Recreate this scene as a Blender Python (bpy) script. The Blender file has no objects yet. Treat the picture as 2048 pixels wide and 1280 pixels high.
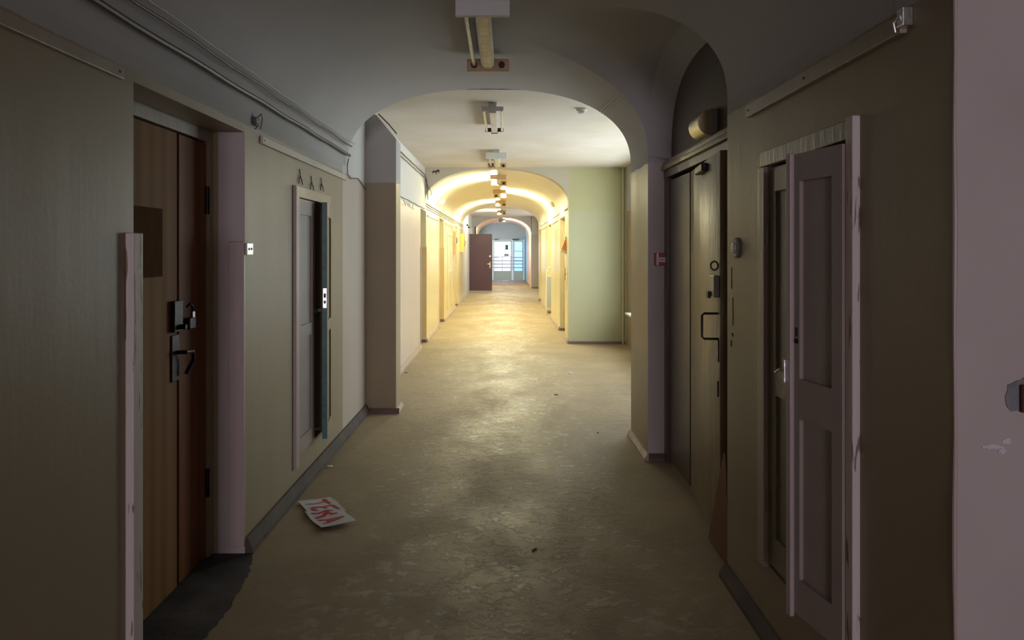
import bpy, bmesh, math, random
from mathutils import Vector, Matrix, noise
random.seed(7)
C = bpy.context.scene
COL = C.collection
# ------------------------------------------------------------------ camera
F = 1450.0; EYE = 1.55; VX, VY = 1010.0, 500.0          # focal length in px, eye height, vanishing point
cd = bpy.data.cameras.new('camera'); cam = bpy.data.objects.new('camera', cd); COL.objects.link(cam)
cam.location = (0, 0, EYE); cam.rotation_euler = (math.pi/2, 0, 0)
cd.sensor_width = 36; cd.lens = 36*F/2048
cd.shift_x = (1024-VX)/2048; cd.shift_y = (VY-640)/2048
cd.clip_start = 0.02; cd.clip_end = 300
C.camera = cam
# ------------------------------------------------------------------ world and light
w = bpy.data.worlds.new('sky'); C.world = w; w.use_nodes = True
bg = w.node_tree.nodes['Background']; bg.inputs[0].default_value = (0.80, 0.90, 1.0, 1); bg.inputs[1].default_value = 2.4
def daylight(name, loc, rot, sx, sy, power, color):
    l = bpy.data.lights.new(name, 'AREA'); l.shape = 'RECTANGLE'; l.size = sx; l.size_y = sy
    l.energy = power; l.color = color
    o = bpy.data.objects.new(name, l); COL.objects.link(o); o.location = loc; o.rotation_euler = rot
    return o
daylight('daylight_alcove_window', (2.36, 9.2, 1.6), (0, math.radians(90), 0), 1.9, 4.2, 115, (0.95, 1.0, 0.90))
daylight('daylight_added_rear', (0.15, -9.95, 1.65), (math.radians(90), 0, 0), 1.7, 1.6, 200, (1.0, 0.87, 0.96))  # added light of an unseen window, for the faces turned this way
daylight('daylight_added_lobby', (2.36, 26.0, 1.6), (0, math.radians(90), 0), 1.9, 4.4, 55, (0.90, 0.95, 1.0))  # added light of an unseen window, to explain the grey lobby's daylight
daylight('daylight_added_end', (-1.72, 35.3, 1.6), (0, math.radians(-90), 0), 1.6, 2.2, 30, (0.86, 0.95, 1.0))  # added light of an unseen side window, brightens the dark end wall
TUBE_POWER = 700.0
VS = C.view_settings
C.display_settings.display_device = 'sRGB'
VS.view_transform = 'Standard'; VS.look = 'None'; VS.gamma = 1; VS.use_curve_mapping = False
VS.exposure = 0.28
C.cycles.max_bounces = 10; C.cycles.diffuse_bounces = 6; C.cycles.glossy_bounces = 4
C.cycles.sample_clamp_indirect = 6
# ------------------------------------------------------------------ measurements
XL, XR = -1.325, 1.055            # faces of the two long walls
XC, HA = (XL+XR)/2, (XR-XL)/2
YV = 6.07                         # end of the near vault
ZS, ZA = 2.25, 2.90               # springing and crown of the near vault
NB = 2.35                         # exponent of its flattened ellipse
Y1, Y2 = 3.44, 5.35               # cross vault over the brown door
XD = 1.225                        # back of that recess
YA = 12.0; XA = 2.0               # far end and window wall of the wide bay
YT = 22.8; YB = 29.3; YE = 33.5; YF = 37.1
def YL(px): return F*XL/(px-VX)
def YR(px): return F*XR/(px-VX)
def ZZ(py, Y): return EYE-(py-VY)*Y/F
def XX(px, Y): return (px-VX)*Y/F
def FL(px, py):                   # point of the floor
    Y = F*EYE/(py-VY); return (XX(px, Y), Y)
# ------------------------------------------------------------------ materials
def mat(name, col, rough=0.6, metal=0.0, bump=0.0, bscale=20, var=0.0, vscale=3.0, stretch=(1,1,1), col2=None, spec=0.5, coat=0):
    m = bpy.data.materials.new(name); m.use_nodes = True
    nt = m.node_tree; n = nt.nodes; L = nt.links; b = n['Principled BSDF']
    b.inputs['Roughness'].default_value = rough; b.inputs['Metallic'].default_value = metal
    b.inputs['Specular IOR Level'].default_value = spec
    b.inputs['Coat Weight'].default_value = coat
    b.inputs['Base Color'].default_value = (*col, 1)
    tc = n.new('ShaderNodeTexCoord'); mp = n.new('ShaderNodeMapping'); mp.inputs['Scale'].default_value = stretch
    L.new(tc.outputs['Object'], mp.inputs['Vector'])
    if var > 0 or col2:
        t = n.new('ShaderNodeTexNoise'); t.inputs['Scale'].default_value = vscale; t.inputs['Detail'].default_value = 6
        L.new(mp.outputs[0], t.inputs['Vector'])
        r = n.new('ShaderNodeMapRange'); r.inputs[1].default_value = .35; r.inputs[2].default_value = .65
        L.new(t.outputs[0], r.inputs[0])
        mx = n.new('ShaderNodeMix'); mx.data_type = 'RGBA'
        mx.inputs[6].default_value = (*col, 1)
        mx.inputs[7].default_value = (*(col2 if col2 else tuple(c*(1-var) for c in col)), 1)
        L.new(r.outputs[0], mx.inputs[0]); L.new(mx.outputs[2], b.inputs['Base Color'])
    if bump > 0:
        t2 = n.new('ShaderNodeTexNoise'); t2.inputs['Scale'].default_value = bscale; t2.inputs['Detail'].default_value = 4
        L.new(mp.outputs[0], t2.inputs['Vector'])
        bp = n.new('ShaderNodeBump'); bp.inputs['Strength'].default_value = bump; bp.inputs['Distance'].default_value = .01
        L.new(t2.outputs[0], bp.inputs['Height']); L.new(bp.outputs[0], b.inputs['Normal'])
    return m
def emis(name, col, s):
    m = bpy.data.materials.new(name); m.use_nodes = True; b = m.node_tree.nodes['Principled BSDF']
    b.inputs['Base Color'].default_value = (.9,.9,.9,1)
    b.inputs['Emission Color'].default_value = (*col, 1); b.inputs['Emission Strength'].default_value = s
    return m
def two_tone(name, low, high, zline=2.19, rlow=.40, rhigh=.85, drip=.35, spec=.5):
    """oil-painted dado below zline, limewash above, with brush drips and grime"""
    m = bpy.data.materials.new(name); m.use_nodes = True
    nt = m.node_tree; n = nt.nodes; L = nt.links; b = n['Principled BSDF']; b.inputs['Specular IOR Level'].default_value = spec
    tc = n.new('ShaderNodeTexCoord'); sx = n.new('ShaderNodeSeparateXYZ'); L.new(tc.outputs['Object'], sx.inputs[0])
    wob = n.new('ShaderNodeTexNoise'); wob.inputs['Scale'].default_value = 5; wob.inputs['Detail'].default_value = 5
    L.new(tc.outputs['Object'], wob.inputs['Vector'])
    ma = n.new('ShaderNodeMath'); ma.operation = 'MULTIPLY_ADD'; ma.inputs[1].default_value = .035
    L.new(wob.outputs[0], ma.inputs[0]); L.new(sx.outputs[2], ma.inputs[2])
    gt = n.new('ShaderNodeMath'); gt.operation = 'GREATER_THAN'; gt.inputs[1].default_value = zline+.0175; L.new(ma.outputs[0], gt.inputs[0])
    # vertical runs in the oil paint
    mp = n.new('ShaderNodeMapping'); mp.inputs['Scale'].default_value = (3.2, 3.2, .5); L.new(tc.outputs['Object'], mp.inputs[0])
    dr = n.new('ShaderNodeTexNoise'); dr.inputs['Scale'].default_value = 1.3; dr.inputs['Detail'].default_value = 5; L.new(mp.outputs[0], dr.inputs[0])
    big = n.new('ShaderNodeTexNoise'); big.inputs['Scale'].default_value = 1.2; big.inputs['Detail'].default_value = 6; L.new(tc.outputs['Object'], big.inputs[0])
    def mixc(a, bb, fac):
        mx = n.new('ShaderNodeMix'); mx.data_type = 'RGBA'
        for i, v in ((6, a), (7, bb)):
            if isinstance(v, tuple): mx.inputs[i].default_value = (*v, 1)
            else: L.new(v, mx.inputs[i])
        L.new(fac, mx.inputs[0]); return mx.outputs[2]
    lowv = mixc(low, tuple(c*.84 for c in low), big.outputs[0])
    highv = mixc(high, tuple(c*.86 for c in high), big.outputs[0])
    # scuffs low on the wall
    L.new(mixc(lowv, highv, gt.outputs[0]), b.inputs['Base Color'])
    rr = n.new('ShaderNodeMapRange'); rr.inputs[3].default_value = rlow-.05; rr.inputs[4].default_value = rlow+.05; L.new(dr.outputs[0], rr.inputs[0])
    mr = n.new('ShaderNodeMix'); L.new(gt.outputs[0], mr.inputs[0]); L.new(rr.outputs[0], mr.inputs[2]); mr.inputs[3].default_value = rhigh
    L.new(mr.outputs[0], b.inputs['Roughness'])
    fine = n.new('ShaderNodeTexNoise'); fine.inputs['Scale'].default_value = 45; fine.inputs['Detail'].default_value = 3; L.new(tc.outputs['Object'], fine.inputs[0])
    ad = n.new('ShaderNodeMath'); ad.operation = 'MULTIPLY_ADD'; ad.inputs[1].default_value = .12; L.new(fine.outputs[0], ad.inputs[0]); L.new(dr.outputs[0], ad.inputs[2])
    bp = n.new('ShaderNodeBump'); bp.inputs['Strength'].default_value = drip; bp.inputs['Distance'].default_value = .014
    L.new(ad.outputs[0], bp.inputs['Height']); L.new(bp.outputs[0], b.inputs['Normal'])
    return m
def floor_mat():
    m = bpy.data.materials.new('worn_linoleum'); m.use_nodes = True
    nt = m.node_tree; n = nt.nodes; L = nt.links; b = n['Principled BSDF']
    tc = n.new('ShaderNodeTexCoord')
    def noi(scale, detail, st=(1,1,1), dist=0.0, rough=.6):
        mp = n.new('ShaderNodeMapping'); mp.inputs['Scale'].default_value = st; L.new(tc.outputs['Object'], mp.inputs[0])
        t = n.new('ShaderNodeTexNoise'); t.inputs['Scale'].default_value = scale; t.inputs['Detail'].default_value = detail
        t.inputs['Distortion'].default_value = dist; t.inputs['Roughness'].default_value = rough; L.new(mp.outputs[0], t.inputs[0]); return t.outputs[0]
    def rng(v, a, c, d=0.0, e=1.0):
        r = n.new('ShaderNodeMapRange'); r.inputs[1].default_value = a; r.inputs[2].default_value = c; r.inputs[3].default_value = d; r.inputs[4].default_value = e
        L.new(v, r.inputs[0]); return r.outputs[0]
    def mixc(a, bb, fac):
        mx = n.new('ShaderNodeMix'); mx.data_type = 'RGBA'
        for i, v in ((6, a), (7, bb)):
            if isinstance(v, tuple): mx.inputs[i].default_value = (*v, 1)
            else: L.new(v, mx.inputs[i])
        L.new(fac, mx.inputs[0]); return mx.outputs[2]
    def mul(a, bb):
        q = n.new('ShaderNodeMath'); q.operation = 'MULTIPLY'
        L.new(a, q.inputs[0])
        if isinstance(bb, float): q.inputs[1].default_value = bb
        else: L.new(bb, q.inputs[1])
        return q.outputs[0]
    big = rng(noi(1.1, 5), .35, .65)
    c = mixc((0.33, 0.255, 0.15), (0.25, 0.19, 0.112), big)
    # worn lane along the middle: x distance from the centre
    sx = n.new('ShaderNodeSeparateXYZ'); L.new(tc.outputs['Object'], sx.inputs[0])
    dx = n.new('ShaderNodeMath'); dx.operation = 'SUBTRACT'; dx.inputs[1].default_value = -.02; L.new(sx.outputs[0], dx.inputs[0])
    ab = n.new('ShaderNodeMath'); ab.operation = 'ABSOLUTE'; L.new(dx.outputs[0], ab.inputs[0])
    lane = rng(ab.outputs[0], .25, 1.05, 1.0, 0.0)
    scr = rng(noi(13, 13, (.7, 1.0, 1), .35, .72), .51, .57)
    patch = rng(noi(1.6, 9, (1, .7, 1), .4, .62), .34, .60)
    wear = mul(mul(scr, patch), lane)
    c = mixc(c, (0.60, 0.55, 0.45), mul(wear, .85))
    dark = rng(noi(9, 12, (.5, 1.2, 1), .5, .75), .61, .66)
    c = mixc(c, (0.10, 0.08, 0.06), mul(dark, .45))
    L.new(c, b.inputs['Base Color'])
    ro = n.new('ShaderNodeMix'); L.new(mul(patch, lane), ro.inputs[0]); ro.inputs[2].default_value = .66; ro.inputs[3].default_value = .44
    L.new(ro.outputs[0], b.inputs['Roughness'])
    bp = n.new('ShaderNodeBump'); bp.inputs['Strength'].default_value = .6; bp.inputs['Distance'].default_value = .003
    s2 = n.new('ShaderNodeMath'); s2.operation = 'ADD'; L.new(scr, s2.inputs[0]); L.new(mul(noi(40, 4), .6), s2.inputs[1])
    L.new(s2.outputs[0], bp.inputs['Height']); L.new(bp.outputs[0], b.inputs['Normal'])
    return m
def wood(name, c1, c2, rough=.45, ring=6.0, bump=.15):
    m = bpy.data.materials.new(name); m.use_nodes = True
    nt = m.node_tree; n = nt.nodes; L = nt.links; b = n['Principled BSDF']
    tc = n.new('ShaderNodeTexCoord'); mp = n.new('ShaderNodeMapping'); mp.inputs['Scale'].default_value = (2.6, 2.6, .28); L.new(tc.outputs['Object'], mp.inputs[0])
    wv = n.new('ShaderNodeTexWave'); wv.wave_type = 'RINGS'; wv.inputs['Scale'].default_value = ring*.4; wv.inputs['Distortion'].default_value = 4; wv.inputs['Detail'].default_value = 4
    L.new(mp.outputs[0], wv.inputs[0])
    no = n.new('ShaderNodeTexNoise'); no.inputs['Scale'].default_value = 3; no.inputs['Detail'].default_value = 8; L.new(mp.outputs[0], no.inputs[0])
    q = n.new('ShaderNodeMath'); q.operation = 'MULTIPLY'; L.new(wv.outputs['Fac'], q.inputs[0]); L.new(no.outputs[0], q.inputs[1])
    mx = n.new('ShaderNodeMix'); mx.data_type = 'RGBA'; mx.inputs[6].default_value = (*c1, 1); mx.inputs[7].default_value = (*c2, 1)
    L.new(q.outputs[0], mx.inputs[0]); L.new(mx.outputs[2], b.inputs['Base Color'])
    b.inputs['Roughness'].default_value = rough; b.inputs['Specular IOR Level'].default_value = .25
    bp = n.new('ShaderNodeBump'); bp.inputs['Strength'].default_value = bump; bp.inputs['Distance'].default_value = .01
    L.new(no.outputs[0], bp.inputs['Height']); L.new(bp.outputs[0], b.inputs['Normal'])
    return m
def glass_mat(name, tint, blur=.05, mixf=.88):
    m = bpy.data.materials.new(name); m.use_nodes = True
    nt = m.node_tree; n = nt.nodes; L = nt.links; n.remove(n['Principled BSDF']); out = n['Material Output']
    t = n.new('ShaderNodeBsdfTransparent'); t.inputs[0].default_value = (*tint, 1)
    g = n.new('ShaderNodeBsdfGlossy'); g.inputs['Roughness'].default_value = blur
    mx = n.new('ShaderNodeMixShader'); mx.inputs[0].default_value = 1-mixf
    L.new(t.outputs[0], mx.inputs[1]); L.new(g.outputs[0], mx.inputs[2]); L.new(mx.outputs[0], out.inputs[0])
    return m
def peel_mat():
    m = mat('peeling_white_paint', (.62, .55, .54), .55)
    nt = m.node_tree; n = nt.nodes; L = nt.links; b = n['Principled BSDF']
    tc = [x for x in n if x.type == 'TEX_COORD'][0]
    mp = n.new('ShaderNodeMapping'); mp.inputs['Scale'].default_value = (22, 22, 2.2); L.new(tc.outputs['Object'], mp.inputs[0])
    t = n.new('ShaderNodeTexNoise'); t.inputs['Scale'].default_value = 2; t.inputs['Detail'].default_value = 9; t.inputs['Distortion'].default_value = 1.2; L.new(mp.outputs[0], t.inputs[0])
    r = n.new('ShaderNodeMapRange'); r.inputs[1].default_value = .60; r.inputs[2].default_value = .64; L.new(t.outputs[0], r.inputs[0])
    mx = n.new('ShaderNodeMix'); mx.data_type = 'RGBA'; mx.inputs[6].default_value = (.62,.55,.54,1); mx.inputs[7].default_value = (.2,.14,.11,1)
    L.new(r.outputs[0], mx.inputs[0]); L.new(mx.outputs[2], b.inputs['Base Color'])
    bp = n.new('ShaderNodeBump'); bp.inputs['Strength'].default_value = .6; bp.inputs['Distance'].default_value = .004; L.new(t.outputs[0], bp.inputs['Height']); L.new(bp.outputs[0], b.inputs['Normal'])
    return m
M = {}
M['wall'] = two_tone('wall_paint_beige', (.34, .28, .185), (.46, .455, .455), rlow=.44, spec=.34, drip=.42)
M['wall_cream'] = two_tone('wall_paint_pinkish_cream', (.54, .46, .40), (.60, .60, .59), rlow=.40)
M['wall_tympanum'] = mat('wall_paint_cream_grey', (.50, .46, .36), .75, bump=.2, bscale=8, var=.08)
M['wall_tunnel'] = two_tone('wall_paint_cream', (.68, .60, .36), (.74, .71, .60), rlow=.25, drip=.10)
M['wall_green'] = two_tone('wall_paint_pale_green', (.50, .50, .31), (.50, .49, .28), rlow=.6, drip=.1)
M['wall_lobby'] = two_tone('wall_paint_grey', (.46, .42, .38), (.55, .54, .51))
M['wall_peach'] = two_tone('wall_paint_peach', (.80, .55, .42), (.80, .72, .68))
M['wall_teal'] = two_tone('wall_paint_blue_grey', (.56, .59, .57), (.56, .59, .58))
M['wall_rear_lit'] = mat('wall_pinkish_rear_lit', (.50, .44, .435), .5, bump=.25, bscale=9, var=.1, vscale=2)  # lighter pink: the rear light put into the colour
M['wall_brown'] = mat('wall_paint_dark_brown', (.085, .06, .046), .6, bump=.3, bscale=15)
M['vault'] = mat('vault_limewash', (.45, .445, .455), .8, bump=.25, bscale=6, var=.1, vscale=1.2)
M['vault_tunnel'] = mat('tunnel_vault_paint', (.80, .74, .58), .42, bump=.2, bscale=6, var=.06)
M['ceil'] = mat('ceiling_plaster', (.66, .62, .57), .8, bump=.2, bscale=5, col2=(.60, .55, .46), vscale=1.6)
M['floor'] = floor_mat()
M['dirt'] = mat('dirt_and_shade', (.075, .066, .062), .85, bump=.6, bscale=12, col2=(.035, .03, .03), vscale=5)
M['base'] = mat('baseboard_grey_brown', (.105, .08, .066), .85, bump=.2, bscale=30, var=.3, vscale=6)
M['base_wine'] = mat('baseboard_wine', (.16, .095, .09), .45, bump=.2, bscale=30, var=.25, vscale=6)
M['base_light'] = mat('baseboard_light', (.42, .33, .28), .45, bump=.2, bscale=30, var=.25, vscale=6)
M['trim_pink'] = mat('trim_pinkish_paint', (.46, .38, .36), .42, bump=.25, bscale=30, var=.12, stretch=(1,1,.2))
M['trim_beige'] = mat('trim_beige_paint', (.36, .31, .235), .35, bump=.3, bscale=30, var=.12, stretch=(1,1,.3))
M['peel'] = peel_mat()
M['leaf'] = mat('cupboard_leaf_paint', (.33, .275, .245), .45, bump=.15, bscale=25, var=.1)
M['leaf_dark'] = mat('cupboard_leaf_olive', (.30, .265, .19), .35, bump=.15, bscale=25, var=.1)
M['teal'] = mat('teal_paint', (.05, .17, .165), .45, bump=.2, bscale=40, var=.3, vscale=14)
M['wood_pale'] = wood('worn_veneer', (.30, .145, .040), (.13, .055, .016), .7, 2.5)
M['wood_red'] = wood('reddish_veneer', (.24, .085, .024), (.13, .042, .012), .6, 2.5)
M['patch'] = mat('darker_square', (.12, .055, .016), .9, var=.2, vscale=20, spec=.1)
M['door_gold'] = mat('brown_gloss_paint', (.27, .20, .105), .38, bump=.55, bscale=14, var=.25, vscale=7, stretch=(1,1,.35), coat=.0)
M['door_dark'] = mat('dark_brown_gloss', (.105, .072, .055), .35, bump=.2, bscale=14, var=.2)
M['purple'] = mat('plum_paint', (.060, .024, .038), .4, bump=.1)
M['iron'] = mat('black_iron', (.018, .016, .015), .45, metal=.6, bump=.2, bscale=60)
M['steel'] = mat('worn_steel', (.62, .62, .62), .3, metal=.95, bump=.1, bscale=60)
M['chrome'] = mat('bright_chrome', (.85, .85, .85), .15, metal=1)
M['white_pl'] = mat('white_plastic', (.72, .71, .68), .4)
M['grey_pl'] = mat('grey_plastic', (.36, .35, .34), .5)
M['lampbody'] = mat('lamp_enamel', (.62, .60, .55), .4, var=.2, vscale=9)
M['lampstrip'] = mat('yellowed_lamp_cover', (.72, .64, .40), .4, var=.3, vscale=14)
M['lampcap_grey'] = mat('grey_lamp_cap', (.60, .60, .57), .5, var=.12)
M['lampcap_tan'] = mat('tan_lamp_cap', (.52, .35, .17), .5, var=.15)
M['tube_off'] = mat('dead_tube_glass', (.55, .52, .42), .2, var=.2, vscale=16)
M['tube_on'] = emis('lit_tube', (1.0, .93, .58), TUBE_POWER)
M['cable'] = mat('painted_cable', (.085, .06, .048), .5)
M['cable_light'] = mat('pale_cable', (.50, .45, .38), .5)
M['red'] = mat('red_plastic', (.36, .012, .018), .35)
M['ink'] = mat('black_mark', (.01, .01, .01), .6)
M['redpaint'] = mat('red_brush_paint', (.62, .008, .03), .5, var=.2, vscale=30)
M['paper'] = mat('white_paper', (.60, .60, .61), .8, var=.05)
M['orange'] = mat('orange_plastic', (.90, .32, .03), .4, var=.2, vscale=25)
M['pale_white'] = mat('off_white_film', (.80, .76, .68), .5)
M['frame_white'] = mat('pale_green_white_paint', (.50, .56, .54), .4)
M['blue'] = mat('sky_blue_paint', (.16, .42, .60), .5)
M['green_sign'] = mat('green_sign_face', (.02, .22, .12), .5)
M['glass'] = glass_mat('window_glass', (.97, .98, 1.0))
M['glass_blue'] = glass_mat('blue_glass', (.50, .70, .98), .2, .88)
M['snow'] = mat('pale_ground', (.85, .86, .88), .8)
M['rail'] = mat('violet_grey_rail', (.16, .12, .20), .5)
M['pipe'] = mat('painted_pipe', (.46, .42, .26), .45, bump=.1)
M['plaster_bare'] = mat('bare_grey_plaster', (.24, .25, .27), .9, bump=.8, bscale=30, var=.35, vscale=20)
M['spackle'] = mat('white_spackle', (.62, .60, .64), .9, bump=.4, bscale=40)
M['trim_tan_lit'] = mat('tan_guard_lamp_bounce', (.60, .44, .20), .5, var=.1)  # yellow bounce from the lamps put into the guards' colour
M['rust'] = mat('rusty_striker', (.07, .03, .015), .8, bump=.4)
M['brass'] = mat('brushed_cover', (.62, .55, .34), .28, metal=.75, bump=.25, bscale=40, stretch=(1,1,8))
M['plank'] = mat('raw_reddish_board', (.22, .085, .035), .7, bump=.2, var=.25, vscale=10)
M['dark_room'] = mat('unlit_room_paint', (.06, .05, .04), .9)
M['yellow_box'] = mat('yellow_box_enamel', (.62, .50, .16), .4)
M['tan_box'] = mat('tan_box_enamel', (.50, .35, .22), .5)
M['blue_grey'] = mat('blue_grey_panel', (.36, .41, .46), .5)
# ------------------------------------------------------------------ mesh helpers
class MB:
    def __init__(s): s.bm = bmesh.new(); s.m = Matrix.Identity(4)
    def _v(s, p): return s.bm.verts.new(s.m @ Vector(p))
    def box(s, x0, x1, y0, y1, z0, z1, bev=0.0):
        x0, x1 = sorted((x0, x1)); y0, y1 = sorted((y0, y1)); z0, z1 = sorted((z0, z1))
        v = [s._v((x, y, z)) for z in (z0, z1) for y in (y0, y1) for x in (x0, x1)]
        fs = [s.bm.faces.new([v[i] for i in q]) for q in ((0,2,3,1),(4,5,7,6),(0,1,5,4),(2,6,7,3),(0,4,6,2),(1,3,7,5))]
        if bev > 0:
            es = list({e for f in fs for e in f.edges})
            bmesh.ops.bevel(s.bm, geom=es, offset=bev, segments=2, affect='EDGES', profile=.5)
        return s
    def poly(s, pts, d):
        """extrude a planar polygon (3-D points) by vector d"""
        a = [s._v(p) for p in pts]; b = [s._v(Vector(p)+Vector(d)) for p in pts]; n = len(a)
        s.bm.faces.new(a); s.bm.faces.new(b[::-1])
        for i in range(n): s.bm.faces.new((a[i], b[i], b[(i+1)%n], a[(i+1)%n]))
        return s
    def tube(s, pts, r, n=8, caps=True):
        pts = [Vector(p) for p in pts]; rings = []
        up = None
        for i, p in enumerate(pts):
            d = (pts[min(i+1, len(pts)-1)]-pts[max(i-1, 0)]).normalized()
            if up is None: up = Vector((0,0,1)) if abs(d.z) < .9 else Vector((1,0,0))
            a = d.cross(up)
            if a.length < 1e-4: a = d.orthogonal()
            a.normalize(); b = a.cross(d).normalized(); up = b
            rr = r[i] if isinstance(r, (list, tuple)) else r
            rings.append([s._v(p+a*math.cos(t*2*math.pi/n)*rr+b*math.sin(t*2*math.pi/n)*rr) for t in range(n)])
        for k in range(len(rings)-1):
            for t in range(n):
                s.bm.faces.new((rings[k][t], rings[k][(t+1)%n], rings[k+1][(t+1)%n], rings[k+1][t]))
        if caps:
            s.bm.faces.new(rings[0][::-1]); s.bm.faces.new(rings[-1])
        return s
    def lathe(s, prof, n=24, axis='Y', c=(0,0,0)):
        """prof = [(radius, along)], spun about the axis through c"""
        rings = []; c = Vector(c)
        for r, h in prof:
            ring = []
            for t in range(n):
                a = 2*math.pi*t/n; u, v = math.cos(a)*r, math.sin(a)*r
                p = {'X': (h, u, v), 'Y': (u, h, v), 'Z': (u, v, h)}[axis]
                ring.append(s._v(c+Vector(p)))
            rings.append(ring)
        for k in range(len(rings)-1):
            for t in range(n): s.bm.faces.new((rings[k][t], rings[k][(t+1)%n], rings[k+1][(t+1)%n], rings[k+1][t]))
        s.bm.faces.new(rings[0][::-1]); s.bm.faces.new(rings[-1])
        return s
    def build(s, name, material, parent=None, smooth=False, origin=None, weld=False):
        if weld: bmesh.ops.remove_doubles(s.bm, verts=s.bm.verts, dist=1e-5)
        bmesh.ops.recalc_face_normals(s.bm, faces=s.bm.faces)
        if origin is not None: bmesh.ops.translate(s.bm, verts=s.bm.verts, vec=-Vector(origin))
        me = bpy.data.meshes.new(name); s.bm.to_mesh(me); s.bm.free()
        me.materials.append(M[material] if isinstance(material, str) else material)
        if smooth:
            for p in me.polygons: p.use_smooth = True
            me.set_sharp_from_angle(angle=math.radians(35))
        o = bpy.data.objects.new(name, me); COL.objects.link(o)
        if origin is not None: o.location = origin
        if parent: o.parent = parent; o.matrix_parent_inverse = Matrix.Translation(-Vector(parent.location))
        return o
def tag(o, label=None, cat=None, group=None, kind=None):
    for k, v in (('label', label), ('category', cat), ('group', group), ('kind', kind)):
        if v: o[k] = v
    return o
def thing(name, loc, label, cat, group=None, kind=None):
    o = bpy.data.objects.new(name, None); o.empty_display_size = .1; COL.objects.link(o); o.location = loc
    return tag(o, label, cat, group, kind)
def struct(mb, name, material, label=None, smooth=False, weld=False, cat=None):
    return tag(mb.build(name, material, smooth=smooth, weld=weld), label, cat, kind='structure')
def carve(solids, holes, mb=None):
    """union of boxes minus boxes, as one clean skin"""
    mb = mb or MB()
    ax = []
    for i in range(3):
        ax.append(sorted({round(b[2*i+k], 4) for b in solids+holes for k in (0, 1)}))
    lo = [min(b[2*i] for b in solids) for i in range(3)]; hi = [max(b[2*i+1] for b in solids) for i in range(3)]
    ax = [[v for v in a if lo[i]-1e-3 <= v <= hi[i]+1e-3] for i, a in enumerate(ax)]
    nx, ny, nz = (len(a)-1 for a in ax)
    def inside(p, b): return b[0] < p[0] < b[1] and b[2] < p[1] < b[3] and b[4] < p[2] < b[5]
    full = {}
    for i in range(nx):
        for j in range(ny):
            for k in range(nz):
                p = ((ax[0][i]+ax[0][i+1])/2, (ax[1][j]+ax[1][j+1])/2, (ax[2][k]+ax[2][k+1])/2)
                full[i,j,k] = any(inside(p, b) for b in solids) and not any(inside(p, b) for b in holes)
    vs = {}
    def V(i, j, k):
        if (i,j,k) not in vs: vs[i,j,k] = mb._v((ax[0][i], ax[1][j], ax[2][k]))
        return vs[i,j,k]
    for (i,j,k), f in full.items():
        if not f: continue
        for d, q in (((-1,0,0), ((0,0,0),(0,0,1),(0,1,1),(0,1,0))), ((1,0,0), ((1,0,0),(1,1,0),(1,1,1),(1,0,1))),
                     ((0,-1,0), ((0,0,0),(1,0,0),(1,0,1),(0,0,1))), ((0,1,0), ((0,1,0),(0,1,1),(1,1,1),(1,1,0))),
                     ((0,0,-1), ((0,0,0),(0,1,0),(1,1,0),(1,0,0))), ((0,0,1), ((0,0,1),(1,0,1),(1,1,1),(0,1,1)))):
            if not full.get((i+d[0], j+d[1], k+d[2]), False):
                mb.bm.faces.new([V(i+a, j+b, k+c) for a, b, c in q])
    return mb
# ------------------------------------------------------------------ openings (x0,x1,y0,y1,z0,z1)
ZT = 3.15
LN0, LN1 = YL(267), YL(490)                       # niche of the brown door on the left
lholes = [(-1.60, XL, LN0, LN1, 0.0, 2.15),
          (-1.78, -1.60, LN0+.03, LN1-.04, 0.0, 2.10),
          (-1.70, XL, 4.60, 5.36, .24, 1.92)]      # built-in cupboard
LD = [(11.37, 12.17), (14.66, 15.66), (19.3, 20.2)]
for a, b in LD: lholes += [(-1.52, XL, a, b, 0.0, 2.2)]
RD = [(12.77, 13.95), (16.6, 17.8), (21.25, 22.1)]
rh = [(XR, XD, Y1, Y2, 0.0, 3.0), (XD, 1.95, 3.60, 5.27, 0.0, 2.08), (XR, 1.42, 2.20, 2.90, .29, 1.90),
      (XR, XA, YV, YA, 0.0, 2.95), (XA, 2.45, 7.0, 11.4, .56, 2.65)]
for a, b in RD: rh += [(XR, 1.25, a, b, 0.0, 2.15)]
# ------------------------------------------------------------------ setting
struct(MB().box(-1.9, 2.6, -10.3, 37.4, -.15, 0.0), 'floor', 'floor')
struct(MB().box(-1.9, 2.6, -10.3, 37.4, ZT, ZT+.2), 'ceiling_roof', 'ceil')
struct(carve([(-1.85, XL, -10.2, 5.92, 0, ZT)], lholes), 'wall_left', 'wall')
struct(carve([(-1.85, XL, 5.92, YA, 0, ZT)], lholes), 'wall_left', 'wall_cream')
struct(carve([(-1.85, XL, YA, YT, 0, ZT)], lholes), 'wall_left', 'wall_tunnel')
struct(carve([(-1.85, XL, YT, YB, 0, ZT)], []), 'wall_left', 'wall_lobby')
struct(carve([(-1.85, XL, YB, YE, 0, ZT)], []), 'wall_left', 'wall_peach')
struct(carve([(-1.85, XL, YE, 37.4, 0, ZT)], [(-1.85, XL, 34.1, 36.5, .75, 2.45)]), 'wall_left', 'wall_teal')
YP = YR(1908)                                     # wall end facing the camera at the right edge
struct(carve([(XR, 2.45, YP, YV, 0, ZT), (XR, 2.45, YV, YA, 0, ZT)], rh), 'wall_right', 'wall')
struct(carve([(XR, 2.45, YA+.25, YT, 0, ZT)], rh), 'wall_right', 'wall_tunnel')
struct(carve([(1.6, 2.45, YT, YB, 0, ZT)], [(1.6, 2.45, 23.8, 28.3, .56, 2.65)]), 'wall_right', 'wall_lobby')
struct(carve([(XR, 2.45, YB, YE, 0, ZT)], []), 'wall_right', 'wall_peach')
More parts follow.
